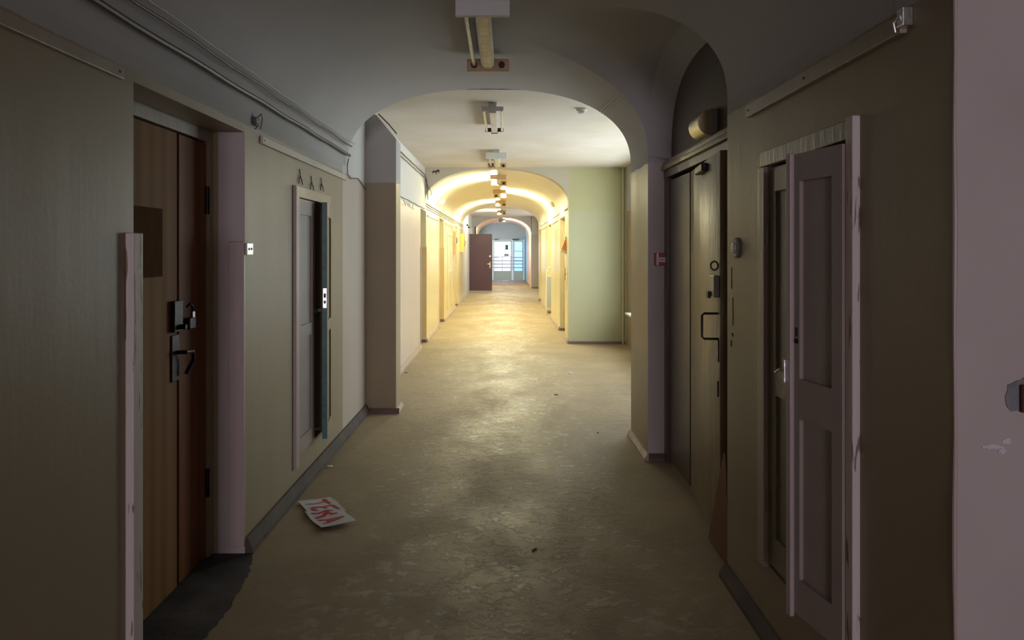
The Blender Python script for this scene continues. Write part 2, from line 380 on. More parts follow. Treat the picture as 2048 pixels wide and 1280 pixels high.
struct(carve([(XR, 2.45, YE, 37.4, 0, ZT)], []), 'wall_right', 'wall_teal')
struct(carve([(1.9, 2.45, -10.2, YP, 0, ZT)], []), 'wall_right', 'wall')
struct(carve([(XL, 1.9, -10.2, -10.0, 0, ZT)], [(-.8, 1.1, -10.2, -10.0, .8, 2.5)]), 'wall_back', 'wall')
def end_curve(x, a, c, zs, za, n):
    u = min(1.0, abs((x-c)/a)); return zs+(za-zs)*(1-u**n)**(1/n)
def arch_pts(x0, x1, zs, za, n, k=40):
    c, a = (x0+x1)/2, (x1-x0)/2; out = []
    for i in range(k+1):
        t = math.pi*(1-i/k); cx = math.cos(t); sx_ = math.sin(t)
        out.append((c+a*math.copysign(abs(cx)**(2/n), cx), zs+(za-zs)*abs(sx_)**(2/n)))
    return out
def prism(mb, pts, y0, y1, ztop, sides=True):
    """solid between an arch curve and a flat top, y0..y1"""
    lo0 = [mb._v((x, y0, z)) for x, z in pts]; lo1 = [mb._v((x, y1, z)) for x, z in pts]
    hi0 = [mb._v((x, y0, ztop)) for x, z in pts]; hi1 = [mb._v((x, y1, ztop)) for x, z in pts]
    for i in range(len(pts)-1):
        mb.bm.faces.new((lo0[i], lo0[i+1], lo1[i+1], lo1[i])); mb.bm.faces.new((hi0[i], hi1[i], hi1[i+1], hi0[i+1]))
        mb.bm.faces.new((lo0[i], hi0[i], hi0[i+1], lo0[i+1])); mb.bm.faces.new((lo1[i], lo1[i+1], hi1[i+1], hi1[i]))
    if sides:
        for i in (0, -1): mb.bm.faces.new((lo0[i], lo1[i], hi1[i], hi0[i]))
    return mb
# near vault: barrel with one cross vault over the right-hand door recess
vb = MB()
full = arch_pts(XL, XR, ZS, ZA, NB, 96); right = [p for p in full if p[0] >= XC-1e-6]; left = [p for p in full if p[0] <= XC+1e-6]
def strip(pts, y0, y1):
    a = [vb._v((x, y0, z)) for x, z in pts]; b = [vb._v((x, y1, z)) for x, z in pts]
    for i in range(len(pts)-1): vb.bm.faces.new((a[i], a[i+1], b[i+1], b[i]))
YC, HC = (Y1+Y2)/2, (Y2-Y1)/2
lev = right                                         # from the crown to the right springing
xs = [p[0] for p in lev]; zs = [p[1] for p in lev]; N = len(xs)-1
yy = []
for z in zs:                                        # same heights on the cross vault, steeper curve
    v = max(0.0, min(1.0, (z-ZS)/(ZA-ZS))); yy.append(HC*max(0.0, 1-v**2.75)**(1/2.75))
ys_n = [YC-y for y in yy]; ys_f = [YC+y for y in yy]
strip(left, YP-.05, Y1); strip(right, YP-.05, Y1)
strip(left, Y1, Y2); strip(left, Y2, YV); strip(right, Y2, YV)
for ys in (ys_n, ys_f):
    g = [[vb._v((xs[i], ys[j], max(zs[i], zs[j]))) for j in range(N+1)] for i in range(N+1)]
    for i in range(N):
        for j in range(N):
            q = (g[i][j], g[i+1][j], g[i+1][j+1], g[i][j+1])
            if i == j:
                vb.bm.faces.new((q[0], q[1], q[2])); vb.bm.faces.new((q[0], q[2], q[3]))
            else: vb.bm.faces.new(q)
    a = [vb._v((XR, ys[j], zs[j])) for j in range(N+1)]; b = [vb._v((XD, YC+(ys[j]-YC)*.955, ZS-.04+(zs[j]-ZS)*.91)) for j in range(N+1)]
    for j in range(N): vb.bm.faces.new((a[j], b[j], b[j+1], a[j+1]))
o = struct(vb, 'ceiling', 'vault', smooth=True, weld=True)
# the vault's end face towards the flat-ceilinged bay
ef = MB(); prism(ef, full, YV, YV+.01, ZT); struct(ef, 'ceiling_arch_edge', 'vault')
# brown back of the door recess
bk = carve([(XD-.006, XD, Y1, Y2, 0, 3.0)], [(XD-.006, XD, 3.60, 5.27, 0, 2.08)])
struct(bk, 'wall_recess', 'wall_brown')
# flat ceilings
struct(MB().box(XL, 1.9, -10.0, YP-.05, 2.92, ZT), 'ceiling', 'vault')
struct(MB().box(XL, XA, YV+.01, YA, 2.915, ZT), 'ceiling', 'ceil')
struct(MB().box(XL, 1.6, YT, YB, 2.90, ZT), 'ceiling', 'ceil')
struct(MB().box(XL, XR, YE, YF, 2.90, ZT), 'ceiling', 'vault')
# the wall at the far end of the bay, with its arch
tz = arch_pts(XL, XR, 2.33, 2.905, 2.15, 64)
ty = MB(); prism(ty, tz, YA, YA+.25, ZT); struct(ty, 'wall_tympanum', 'wall_tympanum', smooth=True)
aw = MB(); aw.box(XR, XA, YA, YA+.25, 0, ZT)
struct(aw, 'wall_alcove', 'wall_green')
tv = MB(); prism(tv, tz, YA+.25, YT, ZT); struct(tv, 'ceiling', 'vault_tunnel', smooth=True)
struct(MB().box(XR, 1.6, YT-.02, YT, 0, ZT), 'wall_tunnel_end', 'wall_lobby')
l2 = MB(); prism(l2, arch_pts(-1.24, 1.07, 2.2, 2.86, 2.1, 48), YB, YB+.3, ZT); l2.box(XL, -1.24, YB, YB+.3, 0, ZT); l2.box(1.07, 1.6, YB-.02, YB+.3, 0, ZT)
struct(l2, 'wall_lobby', 'wall_lobby')
t2 = MB(); prism(t2, arch_pts(-1.24, 1.055, 2.2, 2.86, 2.1, 48), YB+.3, YE, ZT); struct(t2, 'ceiling', 'wall_peach', smooth=True)
struct(carve([(XL, XR, YF, YF+.3, 0, ZT)], [(-.66, 1.0, YF, YF+.3, 0, 2.12)]), 'wall_far', 'wall_teal')
# pilaster on the left
YQ = 6.88; XQ = -1.034
pl = MB(); pts = [(XL, YQ, 0), (XQ, YQ, 0), (XQ, YQ, 2.60), (-1.22, YQ, 2.83), (XL, YQ, 2.87)]
pl.poly(pts, (0, .29, 0)); struct(pl, 'wall_pilaster', 'wall')
# pinkish skins: light from behind painted onto faces turned to the near end
struct(MB().box(XR, 1.9, YP-.001, YP, 0, 2.9), 'wall_end', 'wall_rear_lit')
struct(MB().box(-1.46, XL, LN1-.002, LN1, 0, 2.15), 'wall_jamb', 'wall_rear_lit')
struct(MB().box(XR, XD, Y2-.001, Y2, 0, 2.20), 'wall_pier', 'wall_rear_lit')
# dirty old floor of the left niche, with its shadow painted in
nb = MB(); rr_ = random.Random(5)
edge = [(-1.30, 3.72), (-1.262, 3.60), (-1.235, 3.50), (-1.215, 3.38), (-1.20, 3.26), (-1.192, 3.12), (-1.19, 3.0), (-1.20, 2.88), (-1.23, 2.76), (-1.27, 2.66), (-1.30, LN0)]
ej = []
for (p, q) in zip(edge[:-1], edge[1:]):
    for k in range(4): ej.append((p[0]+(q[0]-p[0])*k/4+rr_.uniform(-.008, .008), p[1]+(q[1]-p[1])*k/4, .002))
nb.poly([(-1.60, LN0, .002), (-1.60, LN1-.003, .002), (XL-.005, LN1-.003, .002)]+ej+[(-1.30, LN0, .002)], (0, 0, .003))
struct(nb, 'floor_dirt_shade', 'dirt')
struct(MB().box(XD-.02, XD+.1, 3.60, 5.27, 0, .015), 'floor_threshold', 'trim_beige')
# baseboards: chamfered section
def baseboard(p0, p1, inward, name, material, h=.075, t=.032):
    p0, p1, n_ = Vector((*p0, 0)), Vector((*p1, 0)), Vector((*inward, 0))
    mb = MB(); d = p1-p0
    mb.poly([p0, p0+n_*t, p0+n_*t+Vector((0,0,h*.35)), p0+n_*t*.35+Vector((0,0,h)), p0+Vector((0,0,h))], d)
    return struct(mb, name, material)
baseboard((XL, -10), (XL, LN0-.0), (1, 0), 'baseboard_left', 'base')
baseboard((XL, LN1), (XL, YQ), (1, 0), 'baseboard_left', 'base', h=.085, t=.04)
baseboard((XL, YQ), (XQ+.032, YQ), (0, -1), 'baseboard_left', 'base_wine', h=.05)
baseboard((XQ, YQ), (XQ, YQ+.29), (1, 0), 'baseboard_left', 'base_light', h=.05)
baseboard((XL, 7.17), (XL, 11.37), (1, 0), 'baseboard_left', 'base_light')
for a, b in ((12.17, 14.66), (15.66, 19.3), (20.2, YT)): baseboard((XL, a), (XL, b), (1, 0), 'baseboard_left', 'base_light')
for a, b in LD: baseboard((-1.5, b), (XL, b), (0, -1), 'baseboard_left', 'base_wine', h=.05, t=.02)
baseboard((XR, YP), (XR, Y1), (-1, 0), 'baseboard_right', 'base', h=.065, t=.04)
baseboard((XR, Y2-.03), (XR, YV), (-1, 0), 'baseboard_right', 'base_light', h=.05)
baseboard((XR-.0, Y2), (XD, Y2), (0, -1), 'baseboard_right', 'base_wine', h=.05)
baseboard((XR-.0, YA), (XA, YA), (0, -1), 'baseboard_right', 'base_wine', h=.04)
baseboard((XR, YA), (XR, 12.77), (-1, 0), 'baseboard_right', 'base_light')
for a, b in ((13.95, 16.6), (17.8, 21.25), (22.1, YT)): baseboard((XR, a), (XR, b), (-1, 0), 'baseboard_right', 'base_light')
for a, b in RD: baseboard((XR, b), (1.25, b), (0, -1), 'baseboard_right', 'base_wine', h=.05, t=.02)
baseboard((1.07, YB-.02), (1.6, YB-.02), (0, -1), 'baseboard_right', 'base_wine', h=.05)
baseboard((XR, 31.2), (XR, YE), (-1, 0), 'baseboard_right', 'base_wine', h=.05)
# ------------------------------------------------------------------ leaf builder
def leaf_mb(hinge, ang, w_, z0, z1, t, panels, m_side=.07, inset=.012, mb=None):
    """panelled door leaf; local x runs from the hinge, local y is thickness (front = -y)"""
    mb = mb or MB(); mb.m = Matrix.Translation((hinge[0], hinge[1], 0)) @ Matrix.Rotation(ang, 4, 'Z')
    holes = [(m_side, w_-m_side, -1, inset, a, b) for a, b in panels]+[(m_side, w_-m_side, t-inset, 1, a, b) for a, b in panels]
    carve([(0, w_, 0, t, z0, z1)], [(h[0], h[1], max(h[2], 0.0), min(h[3], t), h[4], h[5]) for h in holes], mb)
    return mb
# ---------------------------------------------------- door 1: brown veneer double door, left
d1 = thing('door_1', (-1.52, 3.1, 0), 'brown veneered double door set deep in the near left wall', 'door', kind='structure')
XN = -1.50
MB().box(XN-.04, XN, LN0+.005, 3.315, .01, 2.085, .002).build('door_leaf', 'wood_pale', d1)
MB().box(XN-.045, XN-.004, 3.345, 3.645, .01, 2.085, .002).build('door_leaf', 'wood_red', d1)
MB().box(XN-.05, XN-.02, 3.315, 3.345, .01, 2.085).build('astragal', M['rust'], d1)
fr = MB(); fr.box(XN-.08, XN+.012, 3.648, LN1-.001, 0, 2.149); fr.box(XN-.08, XN+.012, LN0+.001, 3.648, 2.092, 2.149)
fr.build('door_frame', 'trim_beige', d1)
MB().box(XN, XN+.002, 2.80, 3.172, 1.434, 1.73).build('patch', 'patch', d1)
for z in (1.80, .38):
    MB().tube([(XN+.004, 3.645, z-.07), (XN+.004, 3.645, z+.07)], .011, 10).build('hinge', 'iron', d1)
lk = MB(); lk.box(XN, XN+.022, 3.245, 3.33, 1.18, 1.32, .003); lk.tube([(XN+.02, 3.30, 1.20), (XN+.05, 3.30, 1.20)], .012)
lk.build('rim_lock', 'iron', d1)
pk = MB(); pk.tube([(XN+.02, 3.37, 1.285), (XN+.03, 3.385, 1.30), (XN+.03, 3.41, 1.285), (XN+.03, 3.41, 1.235)], .006); pk.box(XN+.012, XN+.04, 3.36, 3.43, 1.18, 1.235, .006)
p_ = pk.build('padlock', 'iron', d1)
MB().box(XN+.04, XN+.043, 3.385, 3.41, 1.235, 1.262).build('keyhole_cover', 'chrome', p_)
hp = MB(); hp.box(XN, XN+.008, 3.25, 3.325, .955, 1.165, .003)
hpo = hp.build('handle_plate', 'iron', d1)
hd = MB(); hd.tube([(XN+.006, 3.29, 1.085), (XN+.05, 3.30, 1.085), (XN+.055, 3.36, 1.08), (XN+.05, 3.375, 1.04), (XN+.03, 3.34, .98)], .009)
hd.build('door_handle', 'iron', d1)
# corner guards
g1 = MB(); g1.box(XL, -1.294, YL(250), YL(250)+.067, .0, 1.61, .004)
tag(g1.build('corner_guard', 'peel'), 'chipped wooden guard board on the wall before the brown left door', 'corner guard')
g2 = MB(); g2.box(XX(456, 3.665), XL+.004, 3.664, LN1-.002, .045, 1.592, .005)
tag(g2.build('corner_guard', 'trim_pink'), 'pinkish board on the far jamb of the brown left door', 'corner guard')
bk1 = MB(); bk1.box(XL+.004, XL+.016, LN1-.012, LN1+.075, 1.525, 1.585, .002)
bo = tag(bk1.build('bracket', 'steel'), 'small steel keeper plate at top of the left jamb board', 'bracket')
for dy in (.015, .05):
    MB().tube([(XL+.015, LN1+dy, 1.555), (XL+.019, LN1+dy, 1.555)], .006).build('screw', 'iron', bo)
# ---------------------------------------------------- left built-in cupboard
c1 = thing('wall_cupboard', (XL, 5.0, .2), 'built-in cupboard with teal-edged ajar leaf in the near left wall', 'cupboard')
f1 = MB(); f1.box(XL, XL+.022, 4.53, 4.60, .18, 1.955, .003); f1.build('frame_trim', 'trim_pink', c1)
f1 = MB(); f1.box(XL, XL+.020, 4.601, 5.44, 1.885, 1.955, .003); f1.build('frame_trim', 'trim_beige', c1)
f1 = MB(); f1.box(XL, XL+.018, 5.365, 5.44, .40, 1.884, .003); f1.build('frame_trim', 'trim_beige', c1)
lf = leaf_mb((XL+.012, 4.602), math.radians(90), .40, .245, 1.88, .03, [(.34, .98), (1.06, 1.78)], .055)
lf.build('cupboard_door', 'leaf', c1)
aopen = math.radians(-90+8.5)
# far leaf: hinge at the far jamb, swung a little into the corridor
lf = leaf_mb((XL+.012, 5.345), aopen, .34, .245, 1.88, .034, [(.34, .98), (1.06, 1.78)], .055)
lo_ = lf.build('cupboard_door', 'trim_beige', c1)
eg = MB(); eg.m = Matrix.Translation((XL+.012, 5.345, 0)) @ Matrix.Rotation(aopen, 4, 'Z'); eg.box(.34, .342, 0, .034, .245, 1.88); eg.build('leaf_edge', 'teal', lo_)
ex = (XL+.012+.34*math.cos(aopen), 5.345+.34*math.sin(aopen))
lp = MB(); lp.m = Matrix.Translation((ex[0], ex[1], 0)) @ Matrix.Rotation(aopen, 4, 'Z')
lp.box(.002, .005, .006, .030, 1.15, 1.285); lpo = lp.build('lock_plate', 'steel', lo_)
q = MB(); q.m = Matrix.Translation((ex[0], ex[1], 0)) @ Matrix.Rotation(aopen, 4, 'Z'); q.box(.005, .012, .011, .025, 1.22, 1.25); q.build('bolt', 'iron', lpo)
q = MB(); q.m = Matrix.Translation((ex[0], ex[1], 0)) @ Matrix.Rotation(aopen, 4, 'Z'); q.box(.005, .007, .011, .025, 1.18, 1.20); q.build('latch', 'iron', lpo)
MB().box(-1.69, XL-.03, 4.605, 5.355, 1.1, 1.12).build('shelf', 'leaf_dark', c1)
# hooks over the cupboard
for i, px in enumerate((598, 621, 641)):
    Yh = YL(px); zt = 2.03-.015*(i == 1)
    hk = MB(); x = XL+.004
    hk.tube([(x, Yh, zt+.04), (x+.004, Yh, zt-.0), (x+.012, Yh+.005, zt-.035), (x+.018, Yh+.008, zt-.030)], .003, 6)
    hk.tube([(x+.004, Yh, zt), (x+.006, Yh-.045, zt-.055)], .003, 6); hk.tube([(x+.004, Yh, zt), (x+.006, Yh+.05, zt-.055)], .003, 6)
    tag(hk.build('wall_hook', 'iron'), ('left', 'middle', 'right')[i]+' one of three black wire hooks above the left cupboard', 'hook', 'wire hooks above the cupboard')
# cover strips along the paint line
def ducts(y0, y1, x, side, z, label, h=.042, t=.016, m='trim_beige'):
    mb = MB(); mb.box(x, x+side*t, y0, y1, z-h/2, z+h/2, .003)
    o = tag(mb.build('cable_duct', m), label, 'cable duct')
    for yy_ in (y0+.03, (y0+y1)/2, y1-.03):
        MB().tube([(x+side*t, yy_, z), (x+side*(t+.002), yy_, z)], .005).build('screw', 'iron', o)
    return o
ducts(.4, YL(240), XL, 1, 2.157, 'long pale strip high on the nearest part of the left wall')
ducts(YL(520), YL(691), XL, 1, 2.146, 'cream cover strip above the three hooks on left wall', m='cable_light')
ducts(YR(1815), YR(1500), XR, -1, 2.145, 'pale strip high on the right wall above the panelled cupboard', h=.052, t=.02)
hk = MB(); hk.box(XR-.03, XR, 1.87, 1.90, 2.13, 2.18, .004); hk.tube([(XR-.03, 1.885, 2.16), (XR-.045, 1.885, 2.14), (XR-.04, 1.885, 2.115)], .004)
tag(hk.build('wall_hook', 'steel'), 'metal clip at near end of the right wall strip', 'hook')
# cables along the left of the vault
def cable(pts, r, m, label, cat='cable', name='cable', n=6):
    return tag(MB().tube(pts, r, n).build(name, m, smooth=True), label, cat)
def run(y0, y1, x, z, amp=.006, k=22, ph=0):
    return [(x+amp*.3*math.sin(ph+i*2.1), y0+(y1-y0)*i/k, z+amp*math.sin(ph+i*1.7)) for i in range(k+1)]
cable(run(1.2, 6.02, XL+.034, 2.335, .003), .012, 'cable', 'thick dark conduit along the foot of the left vault', 'conduit', 'conduit', 8)
cable(run(1.2, 5.98, XL+.062, 2.40, .005, ph=1), .006, 'cable', 'thin wire sagging just above the thick left conduit')
cable(run(1.2, 6.02, XL+.078, 2.425, .004, ph=2), .004, 'cable_light', 'thin pale wire above the dark left conduit')
cable([(XL+.03, 6.0, 2.31), (XL+.02, 6.0, 2.24), (XL+.012, 6.05, 2.18), (XL+.01, 6.2, 2.16), (XL+.01, 6.5, 2.19), (XL+.01, 6.86, 2.12)], .004, 'cable', 'loose wire dangling from the conduit end beside the pilaster')
jb = MB(); jb.box(XL, XL+.02, 3.80, 3.85, 2.205, 2.25, .006); jb.tube([(XL+.015, 3.83, 2.25), (XL+.035, 3.84, 2.27), (XL+.03, 3.87, 2.25), (XL+.01, 3.9, 2.20)], .003); jb.tube([(XL+.015, 3.82, 2.22), (XL+.035, 3.79, 2.20), (XL+.02, 3.78, 2.18)], .003)
tag(jb.build('junction_box', 'cable'), 'torn-open junction box with wires above the left door jamb', 'junction box')
# wires over the arch soffit on the right
def barrel(px_, ):
    return None
def soffit(x): return end_curve(x, HA, XC, ZS, ZA, NB)
for k, dx_ in enumerate((0, .022)):
    xa, xb = .81, .85
    cable([(xa+(xb-xa)*i/8-dx_, 6.06-.80*i/8, soffit(xa+(xb-xa)*i/8-dx_)-.007) for i in range(9)], .0045, 'cable_light', ('lower' if k == 0 else 'upper')+' of two pale wires crossing the vault above right pier')
# ---------------------------------------------------- right side: pier alarm
YPf = Y2
xa = XX(1309, YPf-.02); xb = XX(1332.5, YPf-.02); za = ZZ(531, YPf); zb = ZZ(506, YPf)
fa = thing('fire_alarm_call_point', ((xa+xb)/2, YPf, za), 'red square fire alarm call point on the right pier', 'fire alarm')
MB().box(xa, xb, YPf-.032, YPf, za, zb, .004).build('housing', 'red', fa)
MB().box(xa+.012, xa+.026, YPf-.042, YPf-.032, za+.002, zb-.001, .002).build('plastic_flap', 'white_pl', fa)
cp = MB().box(xa+.029, xb-.008, YPf-.036, YPf-.032, za+.026, zb-.032, .001).build('press_plate', 'white_pl', fa)
mk = MB(); zc = (za+zb)/2-.003; xm = (xa+xb)/2+.009
mk.tube([(xm, YPf-.036, zc), (xm, YPf-.0375, zc)], .005, 12)
for s in (-1, 1): mk.poly([(xm+s*.018, YPf-.036, zc-.004), (xm+s*.018, YPf-.036, zc+.004), (xm+s*.008, YPf-.036, zc)], (0, -.0012, 0))
mk.build('arrow_marks', 'ink', cp)
# ---------------------------------------------------- door 2: brown double door in the recess
d2 = thing('door_2', (1.2, 4.4, 0), 'glossy brown double door standing ajar in the right recess', 'door', kind='structure')
H2 = (1.195, 4.665); E2 = (1.085, 3.66)
ang2 = math.atan2(E2[1]-H2[1], E2[0]-H2[0]); L2 = math.hypot(E2[0]-H2[0], E2[1]-H2[1])
lf = MB(); lf.m = Matrix.Translation((H2[0], H2[1], 0)) @ Matrix.Rotation(ang2, 4, 'Z')
lf.box(0, L2, 0, .045, .03, 2.055, .004); main = lf.build('door_leaf', 'door_gold', d2, smooth=True)
def onleaf(mb): mb.m = Matrix.Translation((H2[0], H2[1], 0)) @ Matrix.Rotation(ang2, 4, 'Z'); return mb
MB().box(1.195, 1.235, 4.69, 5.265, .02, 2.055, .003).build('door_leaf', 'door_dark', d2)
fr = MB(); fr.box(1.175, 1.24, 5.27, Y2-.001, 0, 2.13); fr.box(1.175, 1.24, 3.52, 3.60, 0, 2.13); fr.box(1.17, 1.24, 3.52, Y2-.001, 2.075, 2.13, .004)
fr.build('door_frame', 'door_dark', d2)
hm = MB(); hm.box(1.15, 1.222, Y1+.001, Y2-.001, 2.13, 2.165, .006); hm.box(1.165, 1.222, Y1+.001, Y2-.001, 2.165, 2.20, .008); hm.build('head_moulding', 'door_gold', d2, smooth=True)
def YM(mbx): return mbx
# leaf hardware; local x ~ distance from hinge, outer face is local y<0 side
side = -1 if (Matrix.Rotation(ang2, 3, 'Z') @ Vector((0, -1, 0))).x < 0 else 1
def fy(t): return -t if side == -1 else .045+t
def hb(x0, x1, t0, t1, z0, z1, bev=.002): return onleaf(MB()).box(x0, x1, fy(t0), fy(t1), z0, z1, bev)
hb(L2-.62, L2-.36, 0, .035, 1.99, 2.035, .008).build('door_closer', 'iron', main)
hb(L2-.14, L2-.0, .0, .03, 1.31, 1.42, .003).build('rim_lock', 'door_dark', main)
hb(L2-.15, L2-.09, .03, .045, 1.30, 1.335).build('rim_lock_bolt', 'iron', main)
t = onleaf(MB()); t.tube([(L2-.05, fy(.0), 1.225), (L2-.05, fy(.07), 1.225), (L2-.055, fy(.08), 1.215), (L2-.055, fy(.08), 1.105), (L2-.05, fy(.07), 1.095), (L2-.05, fy(0), 1.095)], .006, 8); t.build('pull_handle', 'iron', main, smooth=True)
hb(L2-.07, L2-.02, 0, .006, .98, 1.09).build('lock_plate', 'iron', main)
hb(L2-.06, L2-.035, 0, .006, .80, .88).build('latch_keeper', 'iron', main)
t = onleaf(MB()); cz = 1.47
t.tube([(L2-.03, fy(.004+.02*math.sin(a)*0+.012), cz) if False else (L2-.03+.0*a, fy(.022+.018*math.cos(a)), cz+.022*math.sin(a)) for a in [i*math.pi/8 for i in range(17)]], .0045, 6); t.build('hasp_ring', 'iron', main)
# plank leaning by the leaf
pk = MB(); pk.poly([(1.082, 3.86, .013), (1.082, 3.50, .013), (1.082, 3.56, .54), (1.082, 3.585, .56)], (.012, 0, 0))
tag(pk.build('wedge_board', 'plank'), 'reddish tapered board standing on end against the ajar brown door', 'board')
# emergency light over the door
el = thing('emergency_light', (XD, 4.12, 2.2), 'half-round brass-toned emergency light above the brown right door', 'light fitting')
YEl = 4.26; ze = 2.283
MB().box(XD-.05, XD-.006, YEl-.11, YEl+.11, ze-.078, ze+.078, .004).build('housing', 'grey_pl', el)
cv = MB(); pts = []
for i in range(13):
    a = -math.pi/2+math.pi*i/12; pts.append((XD-.05-.07*math.cos(a), YEl-.105, ze+.074*math.sin(a)))
cv.poly(pts, (0, .21, 0)); cv.build('curved_cover', 'brass', el, smooth=True)
# doorbell-like round detector on the right wall
rb = thing('round_wall_socket', (XR, 3.29, 1.56), 'round grey plastic wall fitting between brown door and right cupboard', 'wall fitting')
MB().lathe([(.046, 0), (.048, -.008), (.040, -.014)], 28, 'X', (XR, 3.29, 1.56)).build('backplate', 'grey_pl', rb, smooth=True)
MB().lathe([(.026, -.014), (.024, -.022), (.014, -.025)], 24, 'X', (XR, 3.29, 1.56)).build('cap', 'white_pl', rb, smooth=True)
# rusty drips below it
st = MB(); rnd = random.Random(3)
for (dy, z0, z1, w_) in ((.03, 1.37, 1.47, .006), (.045, 1.28, 1.33, .005), (.05, 1.2, 1.28, .008), (.05, 1.15, 1.165, .02), (.03, 1.10, 1.13, .015)):
    st.box(XR-.0015, XR, 3.40-dy, 3.40-dy+w_, z0, z1)
tag(st.build('paint_chips', 'rust'), 'brown chipped paint runs below the round wall fitting', 'chipped paint', kind='stuff')
# ---------------------------------------------------- right built-in cupboard
c2 = thing('wall_cupboard', (XR, 2.55, .25), 'built-in cupboard with panelled leaf swung open in the near right wall', 'cupboard')
MB().box(XR-.024, XR, YR(1721), 2.198, -.0+.02, 1.95, .003).build('frame_trim', 'peel', c2)
MB().box(XR-.020, XR, 2.199, 2.95, 1.885, 1.945, .003).build('frame_trim', 'trim_beige', c2)
MB().box(XR-.020, XR, 2.902, 2.975, .28, 1.884, .003).build('frame_trim', 'trim_pink', c2)
MB().box(XR-.004, XR+.06, 2.2, 2.235, .29, 1.90, .002).build('hinge_post', 'leaf_dark', c2)
# far leaf, closed
lf = leaf_mb((XR+.005, 2.895), math.radians(-90), .36, .30, 1.875, .03, [(.42, .98), (1.085, 1.79)], .055)
l2o = lf.build('cupboard_door', 'leaf_dark', c2)
pp = MB(); pp.box(XR-.000, XR+.004, 2.66, 2.84, 1.78, 1.865); pp.build('torn_paper', 'pale_white', l2o)
# near leaf, swung out about 10.5 degrees
HN = (XR-.004, 2.203); an = math.radians(90+10.5); LNf = .272
lf = leaf_mb(HN, an, LNf, .33, 1.872, .03, [(.45, .985), (1.12, 1.78)], .05, .014)
nl = lf.build('cupboard_door', 'leaf', c2)
def onn(mb): mb.m = Matrix.Translation((HN[0], HN[1], 0)) @ Matrix.Rotation(an, 4, 'Z'); return mb
# which local side faces the corridor
sd = (Matrix.Rotation(an, 3, 'Z') @ Vector((0, 1, 0))).x
def ny(t): return (.03+t) if sd < 0 else -t
onn(MB()).box(LNf-.022, LNf+.006, ny(0), ny(.016), .315, 1.876, .003).build('cover_strip', 'trim_pink', nl)
onn(MB()).box(LNf-.010, LNf+.002, ny(.016), ny(.03), 1.10, 1.18, .002).build('lock_plate', 'steel', nl)
t = onn(MB()); t.tube([(LNf-.01, ny(.02), 1.14), (LNf+.01, ny(.035), 1.145), (LNf+.03, ny(.04), 1.13), (LNf+.035, ny(.035), 1.11)], .004, 6); t.build('hook_latch', 'steel', nl)
t = onn(MB()); t.tube([(LNf-.035, ny(0), 1.245), (LNf-.035, ny(.004), 1.245)], .009, 12); t.box(LNf-.038, LNf-.032, ny(0), ny(.003), 1.26, 1.29); t.build('keyhole', 'iron', nl)
for z in (1.62, .55):
    MB().tube([(XR-.006, 2.90, z-.045), (XR-.006, 2.90, z+.045)], .006, 8).build('hinge', 'leaf_dark', c2)
# ---------------------------------------------------- right edge: chipped plaster
def blob(cx, cz, rx, rz, y, t, seed, n=22, jag=.3):
    r = random.Random(seed); pts = []
    for i in range(n):
        a = 2*math.pi*i/n; k = 1-jag*r.random(); pts.append((cx+rx*k*math.cos(a), y, cz+rz*k*math.sin(a)))
    return MB().poly(pts, (0, -t, 0))
tag(blob(1.215, 1.208, .045, .052, YP-.001, .003, 4).build('plaster_patch', 'plaster_bare'), 'patch of bare grey plaster on the pinkish wall end', 'plaster patch')
tag(MB().box(1.205, 1.235, YP-.014, YP-.004, 1.17, 1.235, .003).build('lock_striker', 'rust'), 'rusty lock striker in the bare plaster patch', 'striker plate')
for i, (px, py, rx, rz) in enumerate(((1985, 893, .030, .008), (2012, 882, .014, .009), (2004, 902, .012, .008))):
    tag(blob(XX(px, YP), ZZ(py, YP), rx, rz, YP-.001, .002, 11+i, jag=.5).build('spackle_smear', 'spackle'),
        ('long thin white filler smear below the grey plaster patch', 'bright white filler dab, highest below the plaster patch', 'rounded white filler dab, lowest below the plaster patch')[i], 'filler smear', 'filler smears on the wall end')
# raised bead on the corner
bd = MB(); bd.tube([(XR+.002+.001*math.sin(i*1.3), YP-.0005, .02+i*.1) for i in range(29)], [.0045+.0012*math.sin(i*.9) for i in range(29)], 8)
struct(bd, 'trim_1', 'trim_pink', smooth=True)
